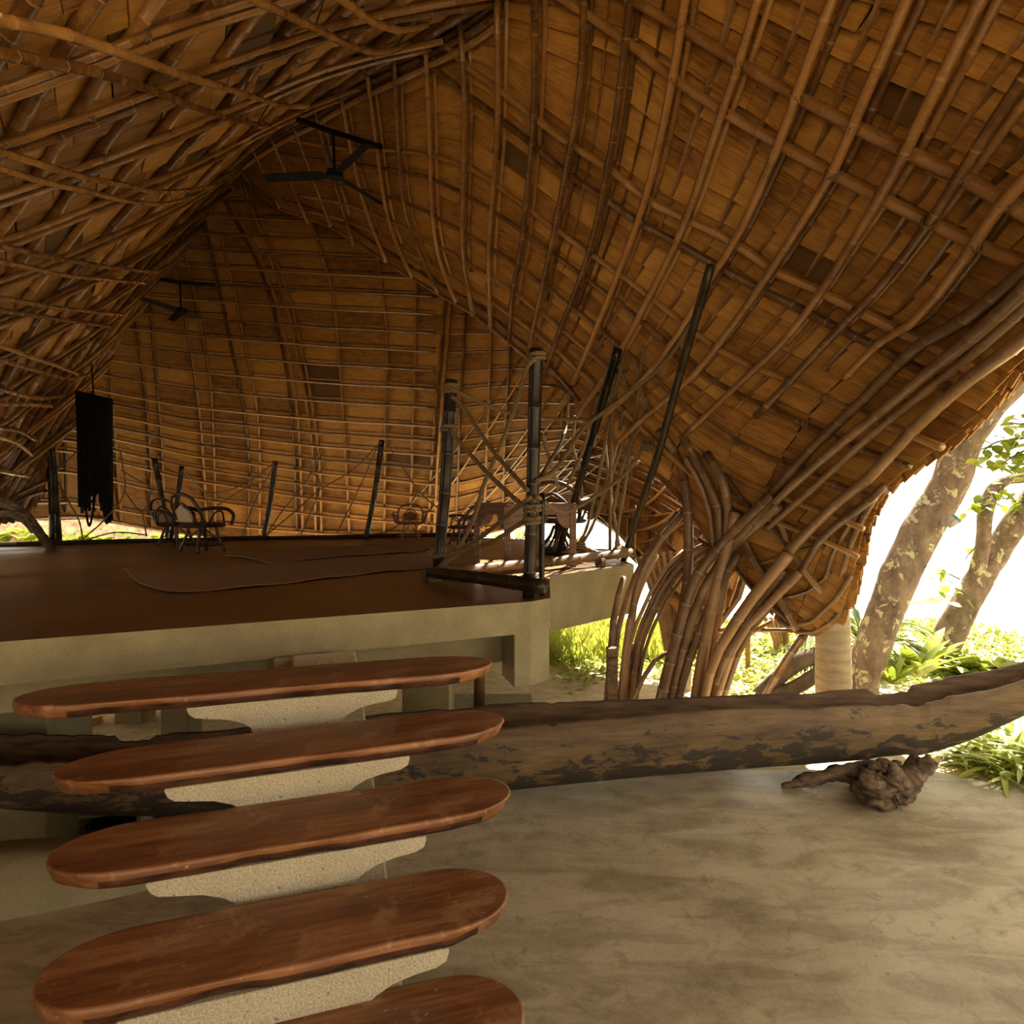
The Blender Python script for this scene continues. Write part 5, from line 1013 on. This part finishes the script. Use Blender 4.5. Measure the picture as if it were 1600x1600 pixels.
for pts, n in [([(1545, 775, 7.9), (1530, 785, 7.9), (1518, 800, 7.9)], 16), ([(1570, 755, 7.9), (1565, 775, 7.9), (1590, 785, 7.9)], 14), ([(1605, 760, 7.9), (1600, 785, 7.9), (1640, 800, 7.9)], 10), ([(1512, 930, 7.9), (1490, 912, 7.9), (1470, 905, 7.9)], 12), ([(1500, 905, 7.9), (1478, 895, 7.9), (1452, 888, 7.8), (1440, 886, 7.8)], 8), ([(1530, 850, 7.9), (1512, 868, 7.9), (1508, 880, 7.9)], 4)]: twig(sec, pts, .010, n, 'oval', 1.15, .07)
def rosette(name, label, cat, px, py, d, n, kind, s=1.0, up=.9, group=None, zoff=0):
    q = P(px, py, d); g = float(gz(q[0], d)); z0 = max(g, q[2]-.0) if zoff else g
    r = thing(name, label, cat, (q[0], d, z0), group)
    for i in range(n):
        a = i*2.4+random.uniform(-.3, .3); h = random.uniform(.3, 1); leaf(r, kind, (.03*math.cos(a), .03*math.sin(a), .02), a, up*(.45+.75*h), random.uniform(-.3, .3), s*random.uniform(.7, 1.15))
    return r
def stemmed(name, label, cat, px, py, d, n, kind, s=1.0, h=.8, w=.35, group=None):
    """bushy plant: several stems with leaves"""
    q = P(px, py, d); g = float(gz(q[0], d)); r = thing(name, label, cat, (q[0], d, g), group); top = max(.25, q[2]-g)
    for k in range(6):
        a = k*1.05+random.uniform(-.2, .2); e = (w*math.cos(a)*random.uniform(.4, 1), w*math.sin(a)*random.uniform(.4, 1), top*random.uniform(.7, 1.0)); p = spline(np.array([(0, 0, 0), (e[0]*.3, e[1]*.3, e[2]*.6), e]), 4); v, f, u = tube(p, np.linspace(.012, .005, len(p)), 5); mesh_obj('stem', v, f, M['leaf_dark'], r, u, True)
        for i in range(n//6):
            t = random.uniform(.35, 1.0); c = p[int(t*(len(p)-1))]; leaf(r, kind, c+np.random.normal(0, .02, 3), random.uniform(0, 6.28), random.uniform(-.3, .8), random.uniform(-.4, .4), s*random.uniform(.7, 1.2))
    return r
rosette('nest_fern', 'bird-nest fern with broad upright fronds below the farther leaning tree', 'fern', 1432, 1060, 6.6, 16, 'wide_strap', 1.0, 1.0, None, 1)
rosette('nest_fern', 'smaller broad-leaved fern beside the root of the leaning tree', 'fern', 1395, 1072, 6.3, 12, 'wide_strap', .65, 1.0, None, 1)
for k, (px, py, d, s) in enumerate([(1562, 1205, 4.78, .62), (1600, 1185, 4.72, .8), (1530, 1168, 5.15, .62), (1575, 1150, 5.1, .75), (1650, 1150, 4.8, 1.0), (1488, 1150, 5.35, .55), (1610, 1135, 5.3, .85), (1540, 1215, 4.72, .42), (1508, 1200, 4.95, .45), (1590, 1225, 4.62, .5)]):
    rosette('lily_plant', ['strap-leaved lily nearest the brown rock', 'strap-leaved lily at the right edge by the floor corner', 'strap-leaved lily just behind the brown rock', 'strap-leaved lily under the canoe bow', 'large strap-leaved lily at the right edge under the bow', 'small strap-leaved lily behind the driftwood stump', 'strap-leaved lily farthest under the raised bow', 'low strap-leaved lily touching the brown rock', 'low strap-leaved lily between the rock and the stump', 'low strap-leaved lily at the very edge of the floor'][k], 'plant', px, py, d, 26, 'strap', s*1.05, .95, 'lilies by the floor corner')
for k, (px, py, d) in enumerate([(1350, 1056, 6.9), (1385, 1040, 7.4), (1500, 1042, 7.2), (1545, 1038, 7.0), (1592, 1034, 6.9), (1640, 1030, 6.8), (1470, 1046, 7.6)]):
    stemmed('leafy_shrub', ['round-leaved shrub behind the palm and tree roots', 'round-leaved shrub between the two leaning trees', 'round-leaved shrub beside the root of the farther tree', 'round-leaved shrub showing over the middle of the bow', 'round-leaved shrub showing over the raised bow', 'round-leaved shrub beyond the bow tip at the right edge', 'round-leaved shrub directly behind the nest fern'][k], 'shrub', px, py, d, 54, 'oval_big' if k > 1 else 'dark_oval', .95, .8, .34, 'shrubs behind the canoe')
def frond(par, base, tip, droop, L=.34, n=22, mat='leaf_dark'):
    b, t = P(*base), P(*tip); m_ = (b+t)/2+[0, 0, droop]; p = spline(np.array([b, m_, t]), 12); v, f, u = tube(p, np.linspace(.014, .004, len(p)), 5); mesh_obj('midrib', v, f, M['leaf'], par, u, True)
    tt = np.gradient(p, axis=0); mb = MB()
    for i in range(2, len(p)):
        e = tt[i]/np.linalg.norm(tt[i]); sd_ = np.cross(e, [0, 0, 1]); sd_ /= np.linalg.norm(sd_)+1e-9; k = math.sin(math.pi*(.15+.8*i/len(p)))
        for sg in (-1, 1):
            d = (e*.75+sd_*sg*.6+np.array([0, 0, -.35+random.uniform(-.15, .15)])); d /= np.linalg.norm(d); w_ = np.cross(d, [.1, .2, 1]); w_ /= np.linalg.norm(w_); l = L*k*random.uniform(.8, 1.1)
            mb.add([p[i], p[i]+d*l*.5+w_*.014, p[i]+d*l-[0, 0, .05*l], p[i]+d*l*.5-w_*.014], [(0, 1, 2, 3)])
    o = mb.build('leaflets', M[mat], par); o['kind'] = 'stuff'
pl = thing('young_palm', 'young palm with feathery fronds behind the leaning tree', 'palm', (0, 0, 0))
bq = (1352, 1030, 6.8); pole('trunk', [P(1352, 1100, 6.8)-[0, 0, .1], P(*bq)], .05, M['palm'], pl, 8)
for tip, dr_ in [((1456, 985, 6.6), .22), ((1440, 1010, 6.5), .15), ((1330, 955, 6.9), .1), ((1318, 985, 7.0), .15), ((1400, 958, 7.0), .12), ((1225, 1010, 6.6), .25), ((1240, 1040, 6.5), .15), ((1420, 1040, 6.4), .1)]: frond(pl, bq, tip, dr_)
rk = blob([P(1470, 1212, 4.95), P(1490, 1196, 5.0), P(1520, 1196, 5.0), P(1548, 1212, 4.95)], [.06, .10, .10, .05], 'brown_rock', M['rock'], None, amp=.22, fr=13); tag(rk, 'rough brown rock at the corner of the concrete floor', 'rock')
for k, (px, py, d, s) in enumerate([(1455, 1203, 5.15, .07), (1570, 1222, 4.9, .06), (1532, 1222, 4.85, .04)]):
    o = blob([P(px-8, py+6, d), P(px, py, d), P(px+10, py+6, d)], [s*.5, s, s*.5], 'brown_rock', M['rock'], None, amp=.25, fr=15, seed=k+3); tag(o, ['small brown stone between the stump and the bigger rock', 'small brown stone among the lilies at the floor edge', 'tiny brown stone in front of the bigger rock'][k], 'rock')
# creeping vines on the ground, and the greenery past the far left edge
def carpet(label, n, xr, yr, s, mat, dens=None, hmax=.08):
    rng = np.random.default_rng(5); x = rng.uniform(*xr, n); y = rng.uniform(*yr, n)
    if dens is not None: k = dens(x, y) > rng.random(n); x, y = x[k], y[k]
    n = len(x); z = gz(x, y)+rng.uniform(.0, hmax, n); a = rng.uniform(0, 6.28, n); t = rng.uniform(-.5, .9, n); l = s*rng.uniform(.6, 1.4, n); w_ = l*.36
    e = np.stack([np.cos(a)*np.cos(t), np.sin(a)*np.cos(t), np.sin(t)], 1); q = np.stack([-np.sin(a), np.cos(a), 0*a], 1); b = np.stack([x, y, z], 1)
    V = np.stack([b, b+e*l[:, None]*.5+q*w_[:, None], b+e*l[:, None], b+e*l[:, None]*.5-q*w_[:, None]], 1).reshape(-1, 3); F_ = np.arange(4*n).reshape(-1, 4)
    o = mesh_obj('ground_vine', V, F_, M[mat]); tag(o, label, 'ground cover', None, 'stuff')
def dn(x, y): return (sstep(.0, .8, x-(7.6-y)*.2-.25)*sstep(6.9, 7.6, y+.35*np.sin(x*3)+.3*sstep(1, 2, x))*(1-.75*sstep(10, 13, y)))
carpet('sunlit yellow-green creeping vines between the canoe and the beach', 26000, (0, 7.5), (6.6, 13), .085, 'grass', dn)
def dn2(x, y): return sstep(.5, .8, y-7.9+.5*np.sin(x*4))*.5
grs = []
rng = np.random.default_rng(9); n = 1500; x = rng.uniform(.3, 2.6, n); y = rng.uniform(7.9, 9.6, n); z = gz(x, y); h = rng.uniform(.12, .42, n); a = rng.uniform(0, 6.28, n); le = np.stack([np.cos(a), np.sin(a), 0*a], 1); q = np.stack([-np.sin(a), np.cos(a), 0*a], 1)*.012; b = np.stack([x, y, z], 1)
V = np.stack([b-q, b+q, b+le*h[:, None]*.15+q*.8+np.c_[0*h, 0*h, h*.6], b+le*h[:, None]*.45+np.c_[0*h, 0*h, h]], 1).reshape(-1, 3); tag(mesh_obj('tall_grass', V, np.arange(4*n).reshape(-1, 4), M['grass']), 'tuft of taller bright grass at the end of the deck', 'grass', None, 'stuff')  # paler vine leaf colour makes these blades look sunlit
for k, (px, py, d) in enumerate([(120, 826, 16.0), (178, 828, 15.8), (232, 830, 15.6), (275, 834, 15.4), (60, 822, 16.2), (20, 822, 16.5)]):
    stemmed('bank_shrub', ['leafy shrub on the bank behind the double post', 'leafy shrub on the bank below the black bundle', 'leafy shrub on the bank beside the bundle', 'leafy shrub on the bank behind the dark chairs', 'leafy shrub on the bank near the bent driftwood', 'leafy shrub on the bank at the far left edge'][k], 'shrub', px, py, d, 60, 'oval_big', 1.6, .8, .55, 'shrubs on the bank')
for k, (px, py, d) in enumerate([(790, 826, 16.5), (822, 820, 17.5), (880, 815, 16.0)]):
    stemmed('beach_shrub', ['bright shrub seen between the table legs', 'bright shrub seen just behind the near black post', 'bright shrub seen under the swivel chair'][k], 'shrub', px, py, d, 60, 'oval_big', 1.5, .8, .6, 'shrubs beyond the far shell')

# unseen crowns added to both leaning trees, the near one to shade the floor
def crown(par, c, rad, n, s=.16):
    rng = np.random.default_rng(21); d = rng.normal(size=(n, 3)); d /= np.linalg.norm(d, axis=1)[:, None]; k = rng.random(n)**.45
    cl = rng.normal(size=(n, 3))*.12; b = np.array(c)+d*k[:, None]*np.array(rad)+cl; a = rng.uniform(0, 6.28, n); t = rng.uniform(-.9, .4, n); l = s*rng.uniform(.6, 1.3, n)
    e = np.stack([np.cos(a)*np.cos(t), np.sin(a)*np.cos(t), np.sin(t)], 1); q = np.stack([-np.sin(a), np.cos(a), 0*a], 1)*(l*.36)[:, None]
    V = np.stack([b, b+e*l[:, None]*.5+q, b+e*l[:, None], b+e*l[:, None]*.5-q], 1).reshape(-1, 3); o = mesh_obj('foliage', V, np.arange(4*n).reshape(-1, 4), M['leaf'], par); o['kind'] = 'stuff'
crown(big, (6.2, 6.5, 6.0), (2.2, 2.3, 1.5), 30000)
crown(sec, (10.4, 9.8, 6.6), (1.7, 1.9, 1.4), 9000)
